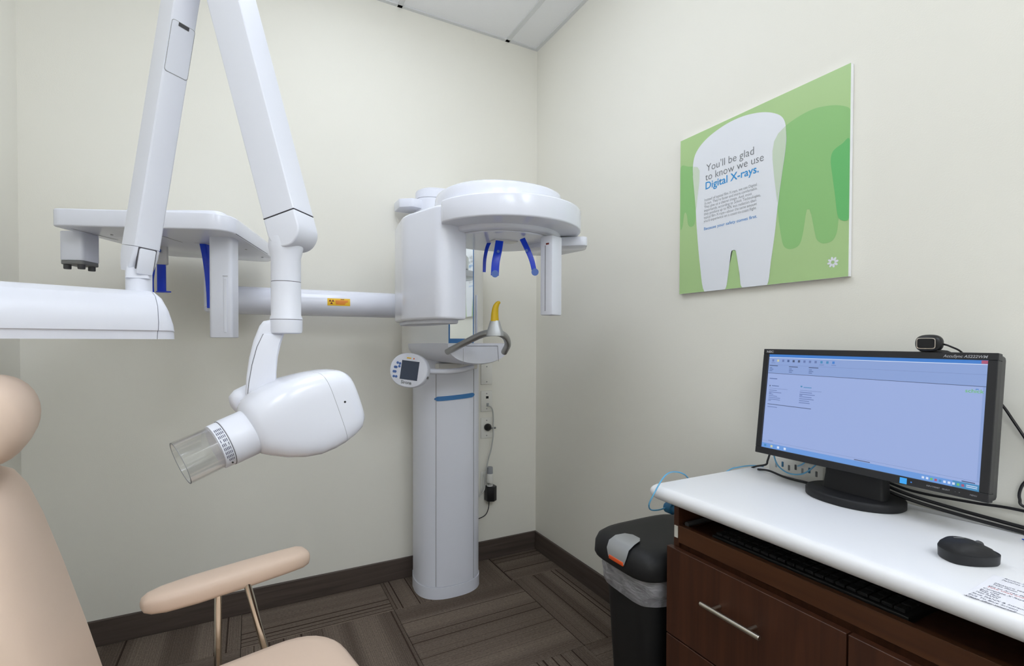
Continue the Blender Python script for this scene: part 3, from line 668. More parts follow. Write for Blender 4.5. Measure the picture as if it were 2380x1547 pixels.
mir = lambda p: p-CL*(2*(p-SC).dot(CL)) if False else p-CL*(2*(p-SC).dot(CL)+0)
ar2, _, _ = armrest(mir(A_), mir(B_), -1)
for p0, p1 in ((mir(on(507, 1368, 'z', .63)), None), (mir(on(573, 1350, 'z', .63)), None)):
    obj('armrest_post', tube([p0, p0-Z*.2-CL*-.02], .0082, 16, 2), 'chrome', ar2)
obj('seat_frame', loft([[cpt(x, y, z) for x, y in inset(seatp, .8)] for z in (.36, .407)]), 'matte_white', ch)
obj('pedestal', loft([sring(cpt(-.02, 0, z), CF, CL, a, b, 3, 32) for z, a, b in ((.03, .15, .12), (.10, .13, .10), (.36, .12, .10))]), 'matte_white', ch, 40)
obj('floor_plate', loft([sring(cpt(-.02, 0, z), CF, CL, a, b, 3, 32) for z, a, b in ((0, .33, .24), (.02, .33, .24), (.03, .31, .22))]), 'grey_plastic', ch, 40)

# ================================================================== waste bin
bc = V((-.292, -1.303, 0)); bin_ = thing('waste_bin', 'black plastic waste bin with clear liner and latched lid beside the cabinet', 'waste bin', bc)
def br_(z, a, b, e=4.5): return sring(bc+Z*z, X, Y, a, b, e, 48)
obj('bin_body', loft([br_(0, .125, .095), br_(.01, .13, .10), br_(.54, .165, .122)]), 'bin_black', bin_, 40)
def bagr(z, a, b, amp, ph):
    out = []
    for i, p in enumerate(br_(z, a, b)):
        d = (p-bc); d.z = 0; k = math.sin(i*1.9+ph)*.5+math.sin(i*.83+ph*2.3)*.5
        out.append(p+d.normalized()*(amp*k)+Z*(amp*1.2*math.sin(i*.7+ph)))
    return out
obj('bin_liner', loft([bagr(.535, .172, .129, .001, 0), bagr(.515, .175, .132, .003, 1), bagr(.49, .174, .131, .004, 2.2), bagr(.465, .172, .130, .004, 3.1), bagr(.445, .170, .127, .003, 4.4), bagr(.433, .166, .1235, .001, 5)], False), 'bag', bin_, 60)
lid = obj('bin_lid', loft([br_(.528, .190, .144), br_(.522, .194, .148), br_(.53, .198, .151), br_(.565, .196, .149), br_(.585, .188, .141), br_(.597, .172, .126), br_(.601, .15, .105), br_(.602, .10, .07)]), 'bin_black', bin_, 60)
lt = V((bc.x-.185, bc.y-.012, .58))
obj('lid_latch', loft([[V((x, lt.y+y*k, z)) for y in (-.046, -.043, -.03, .03, .043, .046)] for x, z, k in ((bc.x-.1995, .548, .8), (bc.x-.198, .572, 1), (bc.x-.189, .594, 1), (bc.x-.165, .606, .95), (bc.x-.135, .609, .75), (bc.x-.118, .608, .35))], False, False), 'latch', lid, 60)
lr_ = obj('lock_indicator', box((bc.x-.1985, lt.y, .549), (.006, .066, .012), .002, 2), 'orange', lid)

# ================================================================== cabinet, worktop
XF = -.435
cab = thing('desk_cabinet', 'dark brown wooden base cabinet with drawers and open keyboard slot below the worktop', 'cabinet', V((-.22, -2.3, 0)))
YL, YE = -1.468, -3.20
obj('side_panel', bx(-.408, -.004, YL-.018, YL, .0, .768, .0008, 1), 'cabinet_wood', cab, 0)
obj('side_panel', bx(-.408, -.004, YE, YE+.018, .0, .768, .0008, 1), 'cabinet_wood', cab, 0)
obj('slot_shelf', bx(-.395, -.03, YE+.018, YL-.018, .668, .686), 'cabinet_wood', cab, 0)
obj('back_panel', bx(-.03, -.014, YE+.018, YL-.018, .08, .768), 'cabinet_wood', cab, 0)
rail = obj('rail', bx(-.410, -.392, YE+.018, YL-.019, .652, .700, .001, 1), 'rail_wood', cab, 0)
obj('toe_kick', bx(-.37, -.35, YE, YL, 0, .09), 'cabinet_wood', cab, 0)
obj('carcass', bx(-.40, -.03, YE+.018, YL-.02, .09, .655), 'cabinet_wood', cab, 0)
obj('panel_clip', box((-.4095, YL-.010, .680), (.003, .013, .034), .001, 1), 'plate', cab, 0)
obj('slide_end', lathe([(.007, 0), (.007, .3)], V((-.392, YL-.032, .704)), X, 16), 'dark_grey', cab)
edges = [(YL, -1.946), (-1.950, -2.43), (-2.434, -2.90), (-2.904, YE)]
for i, (a, b) in enumerate(edges):
    for (z0, z1) in ((.396, .642), (.10, .392)):
        d = obj('drawer_front', bx(XF, XF+.019, b, a, z0, z1, .0012, 1), 'cabinet_wood', cab, 0)
        if i == 3: continue
        ym_ = (a+b)/2+.008; zh = .553 if z0 > .2 else .30
        obj('handle_bar', lathe([(.0052, 0), (.006, .0008), (.006, .165), (.0052, .166)], V((XF-.033, ym_+.083, zh)), -Y, 18), 'steel', d)
        for s in (-.05, .05): obj('handle_post', lathe([(.0045, 0), (.0045, .034)], V((XF-.0335, ym_+s, zh)), X, 12), 'steel', d)
def wring(i, z): return [V((x, y, z)) for x, y in poly_round([(-.003, -1.422-i, .001), (-.468+i, -1.422-i, .024), (-.468+i, YE-.02, .001), (-.003, YE-.02, .001)], .01, 6)]
wt = tag(obj('worktop', loft([wring(.0195-.0195*math.cos(t), .7905+.02*math.sin(t)) for t in [math.pi*(i/12-.5) for i in range(13)]]), 'laminate', smooth=60), 'white laminate worktop with rounded edge on the brown cabinet', 'worktop')
TZ = .8105
kb = thing('keyboard', 'black computer keyboard inside the slot below the worktop', 'keyboard', V((-.31, -1.80, .686)))
obj('keyboard_body', bx(-.385, -.24, -2.03, -1.58, .686, .703, .004), 'black', kb)
ks = []
for r_ in range(5):
    for c in range(20): ks.append(bx(-.377+r_*.026, -.354+r_*.026, -2.02+c*.0218, -2.001+c*.0218, .703, .710, .0015, 1))
ko = obj('keys', join(*ks), 'black_soft', kb, 30); ko['kind'] = 'stuff'

# ================================================================== monitor
mt = math.radians(7); mn = V((-math.cos(mt), 0, math.sin(mt))); mu = V((math.sin(mt), 0, math.cos(mt))); mx_ = V((0, -1, 0))
MO = V((-.152, -1.537, .893)); MW, MH = .527, .308
mon = thing('monitor', 'black widescreen computer monitor on an oval stand showing a pale blue window', 'monitor', V((-.10, -1.79, TZ)))
def mp(a, b, c=0): return MO+mx_*a+mu*b+mn*c
bt, bl, bb_ = .0155, .0165, .0185
for nm, q in (('bezel', rect(0, MH-bt, MW, MH)), ('bezel', rect(0, 0, MW, bb_)), ('bezel', rect(0, bb_, bl, MH-bt)), ('bezel', rect(MW-bl, bb_, MW, MH-bt))):
    obj(nm, prism(q, mp(0, 0, -.02), mx_, mu, mn, .02, .0012, 1), 'bezel', mon, 0)
obj('back_shell', loft([[mp(x, y, c) for x, y in poly_round(rect(i, i, MW-i, MH-i), .01, 3)] for c, i in ((-.0195, .0003), (-.042, .0015), (-.052, .012), (-.07, .10))]), 'bezel', mon, 30)
sc = obj('screen', prism(rect(bl-.002, bb_-.002, MW-bl+.002, MH-bt+.002), mp(0, 0, -.0065), mx_, mu, mn, .0015), 'scr_bg', mon, 0)
SOFF = -.005
def sp(px, py):                      # photograph pixel -> position on the screen plane (print on its real plane)
    d = FW + RT*((px-1190)/FPX) + UP*((CYPX-py)/FPX); o0 = mp(0, 0, SOFF)
    t = (o0-CAM).dot(mn)/d.dot(mn); p = CAM+d*t-o0; return p.dot(mx_), p.dot(mu)
x0, x1, y0, y1 = bl, MW-bl, bb_, MH-bt
def ui(name, a, b, c, d, m, k=0): obj(name, flat(rect(a, b, c, d), mp(0, 0, SOFF), mx_, mu, .0002+k*.0002), m, sc, 0)
ui('title_bar', x0, y1-.008, x1, y1, 'scr_title'); ui('title_gloss', x0, y1-.0095, x1, y1-.008, 'scr_white')
ui('tool_bar', x0, y1-.0555, x1, y1-.0095, 'scr_tool'); ui('rule', x0, y1-.0562, x1, y1-.0550, 'scr_dark', 1); ui('rule', x0, y1-.0305, x1, y1-.0301, 'scr_text', 1)
ui('close_button', x1-.0115, y1-.0075, x1-.001, y1-.0005, 'scr_red', 1)
ui('task_bar', x0, y0, x1, y0+.0135, 'scr_task'); ui('status_rule', x0, y0+.0195, x1, y0+.0199, 'scr_text', 1); ui('task_corner', x1-.045, y0, x1, y0+.0135, 'scr_teal', 1)
ui('scroll_bar', x1-.006, y0+.02, x1, y1-.056, 'scr_tool')
for i, m in enumerate(('scr_text', 'scr_yellow', 'scr_text', 'scr_line', 'scr_dark', 'scr_dark', 'scr_text', 'scr_text', 'scr_text', 'scr_teal', 'scr_teal', 'scr_title')):
    a = x0+.010+i*.0155; ui('tool_icon', a, y1-.021, a+.006, y1-.0145, m, 1)
    if i in (0, 9, 11): ui('icon_caption', a-.002, y1-.0255, a+.010, y1-.0243, 'scr_text', 1)
random.seed(3)
def bars(px, py, rows, m='scr_text', h=.0012, dash=True):
    h *= 1.35
    for (dx, dy, w_) in rows:
        a, b = sp(px, py); a += dx; b -= dy
        ui('screen_line', a, b-h, a+w_, b, m, 1)
for px, py in ((1789, 848), (1834, 851), (1880, 853)):
    bars(px, py, [(0, 0, .026)], 'scr_dark', .0016); bars(px, py, [(.001, .0065, .008), (.001, .011, .012), (.001, .0155, .009)], 'scr_line', .0011)
bars(1789, 878, [(0, 0, .024)], 'scr_line', .0014)
ui('list_icon', *[q for q in (sp(1789, 894)[0], sp(1789, 894)[1]-.004, sp(1789, 894)[0]+.003, sp(1789, 894)[1])], 'scr_dark', 1)
bars(1794, 895, [(0, 0, .022)], 'scr_line', .0013)
bars(1789, 901, [(0, 0, .055), ], 'scr_text', .0006); bars(1788, 905, [(0, 0, .024), (0, .0055, .038), (0, .0085, .008), (0, .0115, .014), (0, .0165, .026), (0, .0215, .036), (0, .0265, .036), (0, .0300, .008)], 'scr_text', .0013)
bars(1784, 937, [(0, 0, .128)], 'scr_dark', .0012); bars(1784, 943, [(0, 0, .030)], 'scr_text', .0013)
ui('list_icon', *[q for q in (sp(1861, 896)[0], sp(1861, 896)[1]-.004, sp(1861, 896)[0]+.005, sp(1861, 896)[1])], 'scr_teal', 1)
bars(1868, 899, [(0, 0, .022)], 'scr_teal', .0014); bars(1860, 906, [(0, 0, .058)], 'scr_text', .0006)
bars(1859, 910, [(0, 0, .034), (0, .0055, .042), (0, .0085, .008), (0, .0125, .034), (0, .0180, .040), (0, .0235, .028), (0, .029, .030)], 'scr_text', .0014)
a, b = sp(2243, 911); text('screen_logo', 'schick', .0112, mp(a, b, SOFF), mx_, mu, 'scr_green', sc, .0006, off=.0001, sx=1.12)
a, b = sp(2268, 905); ui('logo_tip', a, b, a+.005, b+.0016, 'scr_title', 2)
for i in range(4): ui('task_icon', x0+.008+i*.020, y0+.0035, x0+.0145+i*.020, y0+.010, ('scr_teal', 'scr_yellow', 'scr_white', 'scr_white')[i], 1)
for i in range(10): ui('tray_icon', x1-.100+i*.0078, y0+.004, x1-.0955+i*.0078, y0+.009, ('scr_white', 'scr_white', 'scr_green', 'scr_red', 'scr_teal', 'scr_white')[i % 6], 2)
ui('clock', x1-.022, y0+.0080, x1-.004, y0+.0095, 'scr_white', 2); ui('clock', x1-.022, y0+.0045, x1-.004, y0+.006, 'scr_white', 2)
a, b = sp(1985, 1068); ui('status_text', a, b, a+.036, b+.0018, 'scr_dark', 2); ui('status_text', x1-.03, y0+.0145, x1-.008, y0+.0165, 'scr_dark', 2); ui('status_text', x0+.02, y0+.0215, x0+.034, y0+.0228, 'scr_text', 2)
text('maker_name', 'NEC', .0085, mp(.010, MH-.0112), mx_, mu, 'logo_grey', mon, .0004, off=.0003, sx=1.3)
text('model_name', 'AccuSync AS222WM', .0085, mp(MW-.092, MH-.0115), mx_, mu, 'logo_grey', mon, .0004, shear=.25, off=.0001, sx=1.02)
obj('bezel_sticker', flat(rect(MW-.156, .002, MW-.142, .0155), mp(0, 0), mx_, mu, .0004), 'sticker_glow', mon, 0)  # self-lit sticker: its brightness is put into an emissive colour
obj('power_light', flat(rect(MW-.135, .0075, MW-.132, .0105), mp(0, 0), mx_, mu, .0004), 'scr_title', mon, 0)
text('button_text', 'INPUT/RESET', .0042, mp(MW-.105, .008), mx_, mu, 'logo_grey', mon, .0004); text('button_text', 'SELECT', .0042, mp(MW-.077, .008), mx_, mu, 'logo_grey', mon, .0004)
text('button_text', '-    +', .0045, mp(MW-.055, .008), mx_, mu, 'logo_grey', mon, .0004); text('button_text', 'MENU', .0042, mp(MW-.030, .008), mx_, mu, 'logo_grey', mon, .0004)
bc2 = V((-.094, -1.780, TZ))
obj('stand_base', loft([sring(bc2+Z*z, X, Y, a, b, 2.1, 56) for z, a, b in ((0, .088, .110), (.002, .09, .112), (.017, .09, .112), (.020, .088, .110), (.0215, .084, .106))]), 'black_soft', mon, 50)
obj('stand_neck', loft([[V((x, y, z)) for x, y in poly_round([(xc-.016, -1.787-hw), (xc+.024, -1.787-hw), (xc+.024, -1.787+hw), (xc-.016, -1.787+hw)], .008, 4)] for z, xc, hw in ((.83, -.105, .073), (.87, -.10, .069), (.95, -.092, .068), (1.0, -.085, .068))]), 'black_soft', mon, 40)
# webcam clipped to the monitor
wc0 = mp(.405, MH, -.012); wn = (CAM-wc0); wn = (V((wn.x, wn.y, 0)).normalized()*.55+V((-1, .18, 0))*.6).normalized(); wr = V((-wn.y, wn.x, 0)); wr = wr if wr.dot(RT) > 0 else -wr
web = thing('webcam', 'small black webcam with a silver rim clipped on top of the monitor', 'webcam', wc0)
WB = wc0+Z*.0205
obj('webcam_body', loft([sring(WB+wn*t, wr, Z, a, b, 2.6, 32) for t, a, b in ((-.018, .013, .010), (-.014, .021, .017), (0, .025, .020), (.010, .0245, .0195), (.016, .021, .016), (.017, .017, .012))]), 'black', web, 50)
obj('silver_rim', join(*[loft([sring(WB+wn*t-wr*.002, wr, Z, a, b, 6, 32) for t, a, b in ((.0165, .0175, .0125), (.0185, .0175, .0125), (.0185, .0160, .011), (.0165, .016, .011))], False)]), 'chrome', web, 50)
obj('lens_window', loft([sring(WB+wn*t-wr*.002, wr, Z, .0158, .0108, 6, 32) for t in (.0155, .0178)]), 'black', web, 50)
obj('clip', loft([[mp(.39+x, MH+.0012, c) for x, c in ((0, .002), (.034, .002), (.05, -.035), (-.004, -.035))], [mp(.398+x*.7, MH+.006, c*.6-.003) for x, c in ((0, .002), (.034, .002), (.05, -.035), (-.004, -.035))]]), 'black', web, 30)
obj('webcam_cable', tube([WB-wn*.012+wr*.012, WB+wr*.035-Z*.006, mp(.455, MH-.002, -.045), mp(.465, MH-.06, -.06)], .002, 8), 'cable_black', web)

# cables behind and beside the monitor
def cable(name, pts, r, m, label, group=None, cat='cable'):
    return tag(obj(name, tube(pts, r, 8), m), label, cat, group)
cable('monitor_cable', [V((-.065, -1.80, .858)), V((-.055, -1.87, .838)), V((-.034, -1.95, .824)), V((-.024, -2.07, .8165)), V((-.026, -2.3, TZ+.0045)), V((-.03, -2.8, TZ+.0045))], .0042, 'cable_black', 'front black monitor cable lying along the worktop', 'cables running right from the monitor')
cable('monitor_cable', [V((-.052, -1.80, .866)), V((-.044, -1.87, .846)), V((-.022, -1.95, .832)), V((-.0115, -2.07, .8235)), V((-.010, -2.3, TZ+.0045)), V((-.012, -2.8, TZ+.0045))], .0042, 'cable_black', 'middle black monitor cable lying along the worktop', 'cables running right from the monitor')
cable('monitor_cable', [V((-.04, -1.80, .870)), V((-.022, -1.88, .850)), V((-.010, -1.99, .852)), V((-.008, -2.08, .858)), V((-.008, -2.3, .850)), V((-.008, -2.8, .83))], .0033, 'cable_black', 'thin black monitor cable nearest the wall on the worktop', 'cables running right from the monitor')
cable('wall_cable', [V((-.055, -2.01, 1.12)), V((-.02, -2.035, 1.09)), V((-.010, -2.055, 1.052)), V((-.008, -2.088, .985)), V((-.008, -2.088, .945)), V((-.008, -2.071, .911)), V((-.008, -2.068, .882)), V((-.010, -2.085, .866)), V((-.010, -2.2, .862))], .0028, 'cable_black', 'dark cable hanging down the wall right of the monitor')
cable('power_cable', [on(1790, 1052, 'x', -.06), on(1784, 1070, 'x', -.05), on(1780, 1079, 'x', -.045), on(1758, 1083, 'x', -.04)+V((0, 0, 0)), on(1744, 1088, 'x', -.035)], .003, 'cable_black', 'short black cable dropping from the monitor to the wall end of the worktop')
cable('power_cable', [V((-.05, -1.475, TZ+.003)), V((-.06, -1.52, TZ+.010)), V((-.065, -1.58, TZ+.004)), V((-.06, -1.66, TZ+.0035)), V((-.055, -1.76, TZ+.0035)), V((-.05, -1.82, TZ+.0035))], .0033, 'cable_black', 'black cable lying in front of the white power strip')
pst = thing('power_strip', 'white power strip with plugged cords behind the monitor', 'power strip', V((-.022, -1.61, TZ)))
obj('strip_body', bx(-.040, -.002, -1.672, -1.505, TZ, TZ+.052, .004), 'plate', pst)
for i in range(7):
    y_ = -1.53-i*.0205
    obj('socket', box((-.0405, y_, TZ+.031+(.004 if i % 2 else -.002)), (.003, .006, .016), .001, 1), ('text_light', 'sensor_blue', 'grey_plastic', 'dark_grey')[i % 4], pst, 0)
cable('blue_lead', [on(1796, 1048, 'x', -.075), on(1806, 1078, 'x', -.075), on(1826, 1096, 'x', -.078), on(1848, 1102, 'x', -.08), on(1872, 1098, 'x', -.08), on(1900, 1076, 'x', -.075), on(1915, 1055, 'x', -.07)], .0021, 'cable_blue', 'thin pale blue lead looping down in front of the power strip')
cable('sensor_cable', [on(1880, 1062, 'x', -.06), on(1862, 1080, 'x', -.065), on(1830, 1086, 'z', TZ+.003), on(1790, 1084, 'z', TZ+.003), on(1745, 1081.5, 'z', TZ+.003), on(1712, 1086, 'z', TZ+.002), V((-.11, -1.418, TZ-.004)), V((-.18, -1.409, TZ-.030)), V((-.27, -1.409, TZ-.020)), V((-.31, -1.415, TZ+.004)), at(1575, 1096.5, 1.49), at(1556, 1098, 1.43), at(1540, 1112, 1.395), at(1520, 1147, 1.372), at(1508.5, 1172, 1.375), at(1513, 1184, 1.40), at(1530, 1184.5, 1.435), at(1546, 1180, 1.47)], .0021, 'cable_blue', 'pale blue sensor cable looping over the left end of the worktop')
hs = at(1556, 1179, 1.475)
sh_ = thing('sensor_holder', 'small dark blue round sensor connector on the cabinet side below the worktop', 'connector', V((hs.x, YL+.012, hs.z)))
obj('connector_body', lathe([(.012, 0), (.012, .030), (.0165, .034), (.0165, .058), (.012, .064), (.006, .066)], V((hs.x, YL+.001, hs.z)), Y, 24), 'sensor_blue', sh_)

# ================================================================== mouse, notes, pen
ms = on(2247, 1301, 'z', TZ); me_ = (on(2312, 1302, 'z', TZ)-on(2184, 1297, 'z', TZ)).normalized(); mf_ = V((-me_.y, me_.x, 0))
mo = thing('computer_mouse', 'black wireless computer mouse on the white worktop', 'mouse', ms)
def mring(z, k, kx=1.0, sh=0):
    out = []
    for x, y in spline([(-.047, 0), (-.040, .022), (-.012, .031), (.025, .029), (.047, .020), (.052, 0), (.047, -.020), (.025, -.029), (-.012, -.031), (-.040, -.022)], 4):
        zz = z(x*k) if callable(z) else z
        out.append(ms+me_*(x*.91*k*kx+sh)+mf_*(y*k)+Z*zz)
    return out
ztop = lambda x: .0395-4.4*(x+.012)**2 if x > -.012 else .0395-5.2*(x+.012)**2
obj('mouse_base', loft([mring(.0, .94), mring(.003, .985), mring(lambda x: .019-.06*(x+.02)*.3, 1.0), ]), 'black', mo, 40)
obj('mouse_shell', loft([mring(lambda x: .0192-.018*(x+.02), 1.0), mring(lambda x: .021-.018*(x+.02), .998), mring(lambda x: .019+.55*(ztop(x)-.019)-.004*(x > .03), .92), mring(lambda x: .019+.85*(ztop(x)-.019), .75), mring(lambda x: .019+.97*(ztop(x)-.019), .45), mring(lambda x: ztop(x), .12)]), 'black_soft', mo, 60)
obj('scroll_wheel', lathe([(.007, -.003), (.0085, -.002), (.0085, .002), (.007, .003)], ms+me_*.020+Z*.0290, mf_, 20), 'dark_grey', mo)
obj('mouse_mark', box(ms+me_*-.010+mf_*.006+Z*.0396, (.018, .003, .0006), 0, 1, ex=me_, ey=mf_, ez=Z), 'grey_plastic', mo, 0)
PZ = TZ+.0006
p0, p1, p2 = on(2229, 1381, 'z', PZ), on(2327, 1340, 'z', PZ), on(2378, 1432.5, 'z', PZ)
nd = (p2-p0).normalized(); nu_ = (p1-p0); nl = nu_.length; nu2 = V((-nd.y, nd.x, 0)); nu2 = nu2 if nu2.dot(nu_) > 0 else -nu2
nt_ = tag(obj('note_sheet', prism(rect(.004, .007, .26, nu_.dot(nu2)), p0-Z*.0004, nd, nu2, Z, .0005), 'paper', smooth=0), 'handwritten instruction sheet taped to the white worktop near the mouse', 'note')
lines = [('Clean after yourself', (2242, 1383), (2358, 1424)), ('Exit To Blue Screen', (2249, 1380), (2361, 1420)), ('Save PANX & Intraoral', (2257, 1377), (2392, 1422)), ('Take PANX', (2265, 1374), (2318, 1392)), ('Take Pano', (2273, 1372), (2324, 1389)), ('Exit CPS', (2276, 1369), (2318, 1384)),
         ('Complete X-Rays', (2283, 1366), (2378, 1398)), ('Take vitals and', (2292, 1363), (2375, 1392)), ('Go to X-ray Pano', (2296, 1361), (2395, 1393)), ('Take Photo', (2305, 1358), (2362, 1377)), ('Measure teeth', (2309, 1355), (2392, 1381)), ('Patients FMX', (2327, 1348), (2400, 1371)), ('Review X-Rays', (2333, 1345), (2410, 1369))]
def fit(name, body, A, B, plane, val, exd, eyd, size, m, parent, lift=.0004, **kw):
    a, b = on(*A, plane, val), on(*B, plane, val); wdt = (b-a).dot(exd)
    cu = bpy.data.curves.new('m', 'FONT'); cu.body = body; cu.size = size; cu.offset = kw.get('off', 0)
    to = bpy.data.objects.new('m', cu); me = bpy.data.meshes.new_from_object(to); w0 = max(v.co.x for v in me.vertices)-min(v.co.x for v in me.vertices)
    bpy.data.objects.remove(to); bpy.data.curves.remove(cu); bpy.data.meshes.remove(me)
    return text(name, body, size, a, exd, eyd, m, parent, lift, sx=wdt/w0, **kw)
for i, (s, A, B) in enumerate(lines): fit('note_line', s, A, B, 'z', PZ, nd, nu2, .0080, 'text_red' if i == 7 else 'text_dark', nt_, shear=.2)
pe = on(2375, 1252, 'z', TZ+.004)
pen = tag(obj('pen', lathe([(.0008, 0), (.0035, .012), (.004, .03), (.004, .135), (.003, .14)], pe, V((-.1, -1, 0)).normalized(), 14), 'pen_blue'), 'blue pen at the right end of the worktop', 'pen')
pen.location.z = TZ

# ================================================================== poster
PXX = -.014
pos = thing('wall_poster', 'square green and white tooth poster about digital x-rays on the right wall', 'poster', V((-.007, -1.413, 1.402)))
pex, pey = V((0, -1, 0)), Z
obj('board', bx(-.014, -.001, -1.718, -1.108, 1.402, 1.988), 'poster_edge', pos, 0)
PY0, PZ0, PY1, PZ1 = -1.108, 1.402, -1.718, 1.988
obj('backdrop', flat(rect(0, 0, .61, .586), V((PXX, PY0, PZ0)), pex, pey, .0003), 'poster_green', pos, 0)
def pq(zx, zy):
    p = on(1560+zx/2.6674, 130+zy/2.6674, 'x', PXX); a = (p-V((PXX, PY0, PZ0)))
    return (max(0, min(.61, a.dot(pex))), max(0, min(.586, a.dot(pey))))
def pshape(name, pts, m, lift, smooth_=True):
    P_ = [pq(*p) for p in pts]; Q_ = spline(P_, 5) if smooth_ else P_
    Q_ = [(max(0, min(.61, a)), max(0, min(.586, b))) for a, b in Q_]
    bm = flat(Q_, V((PXX, PY0, PZ0)), pex, pey, lift); bmesh.ops.triangulate(bm, faces=bm.faces[:]); return obj(name, bm, m, pos, 0)
pshape('tooth_shape', [(630, 640), (630, 590), (640, 530), (665, 480), (720, 425), (800, 370), (880, 330), (950, 312), (1020, 305), (1080, 312), (1110, 330), (1121, 370), (1119, 500), (1100, 640), (1060, 900), (1040, 1000), (1028, 1090), (1000, 1143), (945, 1162), (905, 1140), (890, 1090), (865, 965), (850, 952), (838, 965), (815, 1110), (790, 1175), (740, 1197), (700, 1180), (683, 1120), (665, 1000), (645, 800)], 'poster_green2', .0006)
pshape('tooth_shape', [(60, 692), (110, 686), (160, 688), (178, 712), (176, 780), (160, 900), (150, 1015), (140, 1050), (118, 1058), (105, 1040), (99, 990), (90, 970), (80, 985), (70, 1060), (58, 1060), (58, 850)], 'poster_green2', .0006)
pshape('tooth_shape', [(1135, 512), (1060, 545), (1005, 590), (990, 650), (1000, 740), (1015, 850), (1030, 975), (1045, 1010), (1075, 1022), (1100, 1012), (1113, 985), (1135, 985), (1140, 750)], 'poster_green3', .0009)
pshape('white_tooth', [(206, 1490), (180, 1300), (162, 1100), (150, 900), (137, 750), (140, 650), (168, 578), (230, 505), (330, 430), (430, 380), (520, 355), (600, 349), (670, 365), (704, 402), (714, 470), (712, 560), (690, 720), (665, 900), (645, 1090), (620, 1270), (596, 1440), (530, 1450), (441, 1460), (425, 1350), (405, 1222), (396, 1204), (381, 1205), (371, 1227), (355, 1350), (335, 1480), (280, 1480)], 'poster_white', .0012)
pshape('overlap_shape', [(713, 432), (665, 481), (640, 530), (630, 590), (630, 640), (640, 750), (660, 912), (689, 720), (711, 560), (714, 480)], 'poster_mix', .0015, False)
pshape('overlap_shape', [(139, 688), (165, 689), (178, 712), (176, 780), (163, 890), (155, 965), (147, 870), (136, 750)], 'poster_mix2', .0015, False)
fit('headline', "You'll be glad", (1642.3, 399.1), (1752.6, 360.5), 'x', PXX, pex, pey, .037, 'text_grey', pos, .0018, off=-.0003)
fit('headline', 'to know we use', (1640, 420.4), (1775.5, 374.6), 'x', PXX, pex, pey, .037, 'text_grey', pos, .0018, off=-.0003)
fit('headline', 'Digital X-rays.', (1639.3, 440.8), (1762.7, 399.6), 'x', PXX, pex, pey, .037, 'text_blue', pos, .0018, off=.0004)
body = ['Instead of typical film X-rays, we use Digital', "X-rays. They're faster and more comfortable.", 'They give us a clearer image. And, most', 'importantly, according to Schick Technologies,', 'they produce up to 90% less radiation than', 'typical film X-rays\u2014about the same amount', "you'd experience on a coast-to-coast flight."]
ends = [1759, 1761, 1748, 1768, 1758, 1760, 1759]
for i, s in enumerate(body):
    t = i/6; sx_, sy_ = 1637.8-1.4*t, 468.3+48.7*t
    ex2 = ends[i]; sl = (432.6-468.3)/(1759-1637.8)*(1-t)+(483.9-517)/(1760.5-1636.4)*t
    fit('body_line', s, (sx_, sy_), (ex2, sy_+sl*(ex2-sx_)), 'x', PXX, pex, pey, .0135, 'text_light', pos, .0018)
fit('tagline', 'Because your safety comes first.', (1636.4, 535.2), (1759.7, 505.4), 'x', PXX, pex, pey, .0145, 'text_blue2', pos, .0018, off=.0002)
fc = pq(1003, 1278)
for k in range(8):
    t = math.pi*2*k/8+.2; d = (math.cos(t), math.sin(t))
    pts = [(fc[0]+d[0]*(.0100+.0058*math.cos(q))-d[1]*.0034*math.sin(q), fc[1]+d[1]*(.0100+.0058*math.cos(q))+d[0]*.0034*math.sin(q)) for q in [2*math.pi*i/10 for i in range(10)]]
    obj('flower_petal', flat(pts, V((PXX, PY0, PZ0)), pex, pey, .0010), 'poster_white', pos, 0)

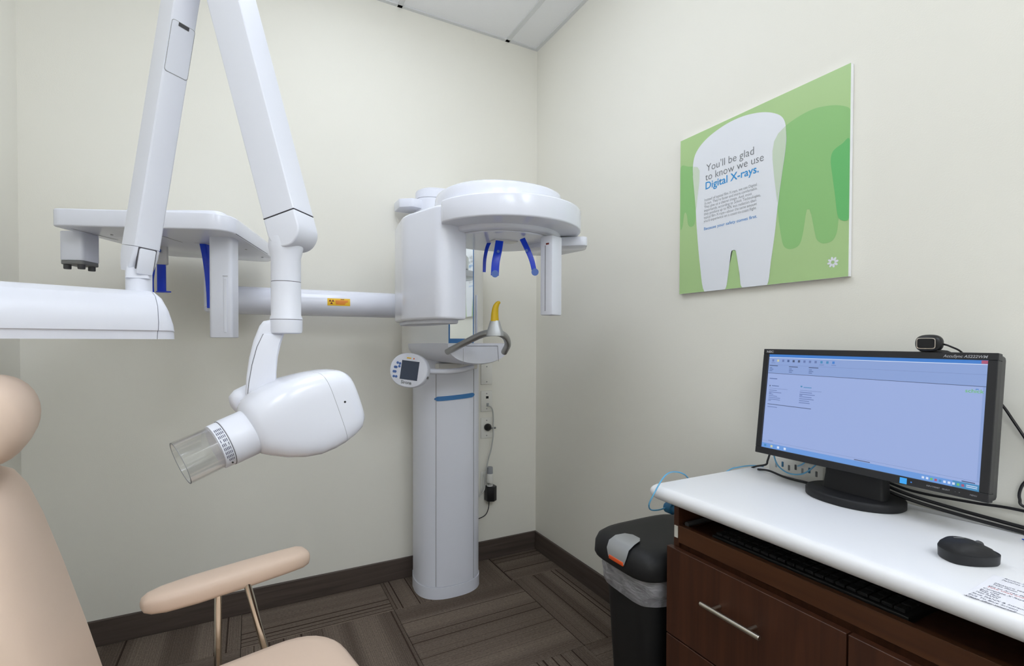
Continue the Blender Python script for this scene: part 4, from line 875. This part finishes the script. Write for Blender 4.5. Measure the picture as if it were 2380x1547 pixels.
# ================================================================== wall plates and plugs beside the column
def wall_plate(zc, label, screws=True):
    t = thing('wall_plate', label, 'wall plate', V((-.321, 0, zc-.058)), 'wall plates beside the column')
    obj('cover', bx(-.356, -.286, -.006, 0, zc-.058, zc+.058, .003, 2), 'plate', t)
    for s in (-.042, .042): obj('screw', lathe([(.003, 0), (.003, .001)], V((-.321, -.006, zc+s)), -Y, 10), 'grey_plastic', t)
    return t
wall_plate(1.034, 'blank white wall plate, highest of the column of plates')
w2 = wall_plate(.884, 'white wall plate with a data jack, second from the top')
obj('jack', box((-.318, -.0065, .905), (.015, .002, .013), 0, 1), 'black', w2, 0); obj('jack', box((-.316, -.009, .864), (.012, .008, .018), .001, 1), 'text_light', w2, 0)
w3 = wall_plate(.735, 'white outlet plate with a black round plug, third from the top')
obj('plug', lathe([(.018, 0), (.02, .004), (.02, .016), (.010, .03)], V((-.318, -.006, .740)), -Y, 20), 'black', w3)
obj('plug_pin', lathe([(.005, 0), (.005, .035)], V((-.310, -.025, .735)), X, 10), 'grey_plastic', w3)
w4 = wall_plate(.435, 'white outlet plate half hidden by the column, lowest of the plates')
obj('outlet_face', bx(-.345, -.30, -.008, -.005, .39, .48, .002, 1), 'plate', w4)
af = thing('air_freshener', 'plug-in air freshener with grey cap above the black adapter', 'air freshener', V((-.312, -.03, .405)))
obj('oil_bottle', lathe([(.010, 0), (.018, .004), (.0185, .02), (.016, .03)], V((-.312, -.03, .405)), Z, 24), 'clear', af)
obj('oil', lathe([(.009, .001), (.0165, .005), (.017, .018)], V((-.312, -.03, .405)), Z, 20), 'cream', af)
obj('warmer_body', lathe([(.0165, 0), (.019, .006), (.019, .035), (.017, .05)], V((-.312, -.03, .435)), Z, 24), 'plate', af)
obj('cap', lathe([(.017, 0), (.0165, .03), (.015, .036), (.006, .038)], V((-.312, -.03, .4855)), Z, 24), 'freshener_cap', af)
ab = tag(obj('power_adapter', prism(poly_round([(-.337, -.052), (-.305, -.068), (-.279, -.050), (-.279, -.008), (-.337, -.008)], .004, 3), V((0, 0, .338)), X, Y, Z, .078, .003), 'black'), 'black power adapter plugged in low beside the column', 'adapter')
cable('adapter_cord', [V((-.318, -.035, .345)), V((-.322, -.036, .30)), V((-.335, -.036, .268)), V((-.358, -.04, .255)), V((-.40, -.05, .25))], .0025, 'cable_black', 'short black cord hanging below the power adapter')
cable('data_cable', [V((-.316, -.013, .862)), V((-.300, -.03, .845)), V((-.292, -.03, .80)), V((-.295, -.035, .74)), V((-.298, -.04, .69)), V((-.31, -.04, .62)), V((-.328, -.04, .56)), V((-.345, -.04, .48)), V((-.352, -.04, .40)), V((-.40, -.05, .37))], .0035, 'cable_grey', 'grey cable bundle running down the plates beside the column')
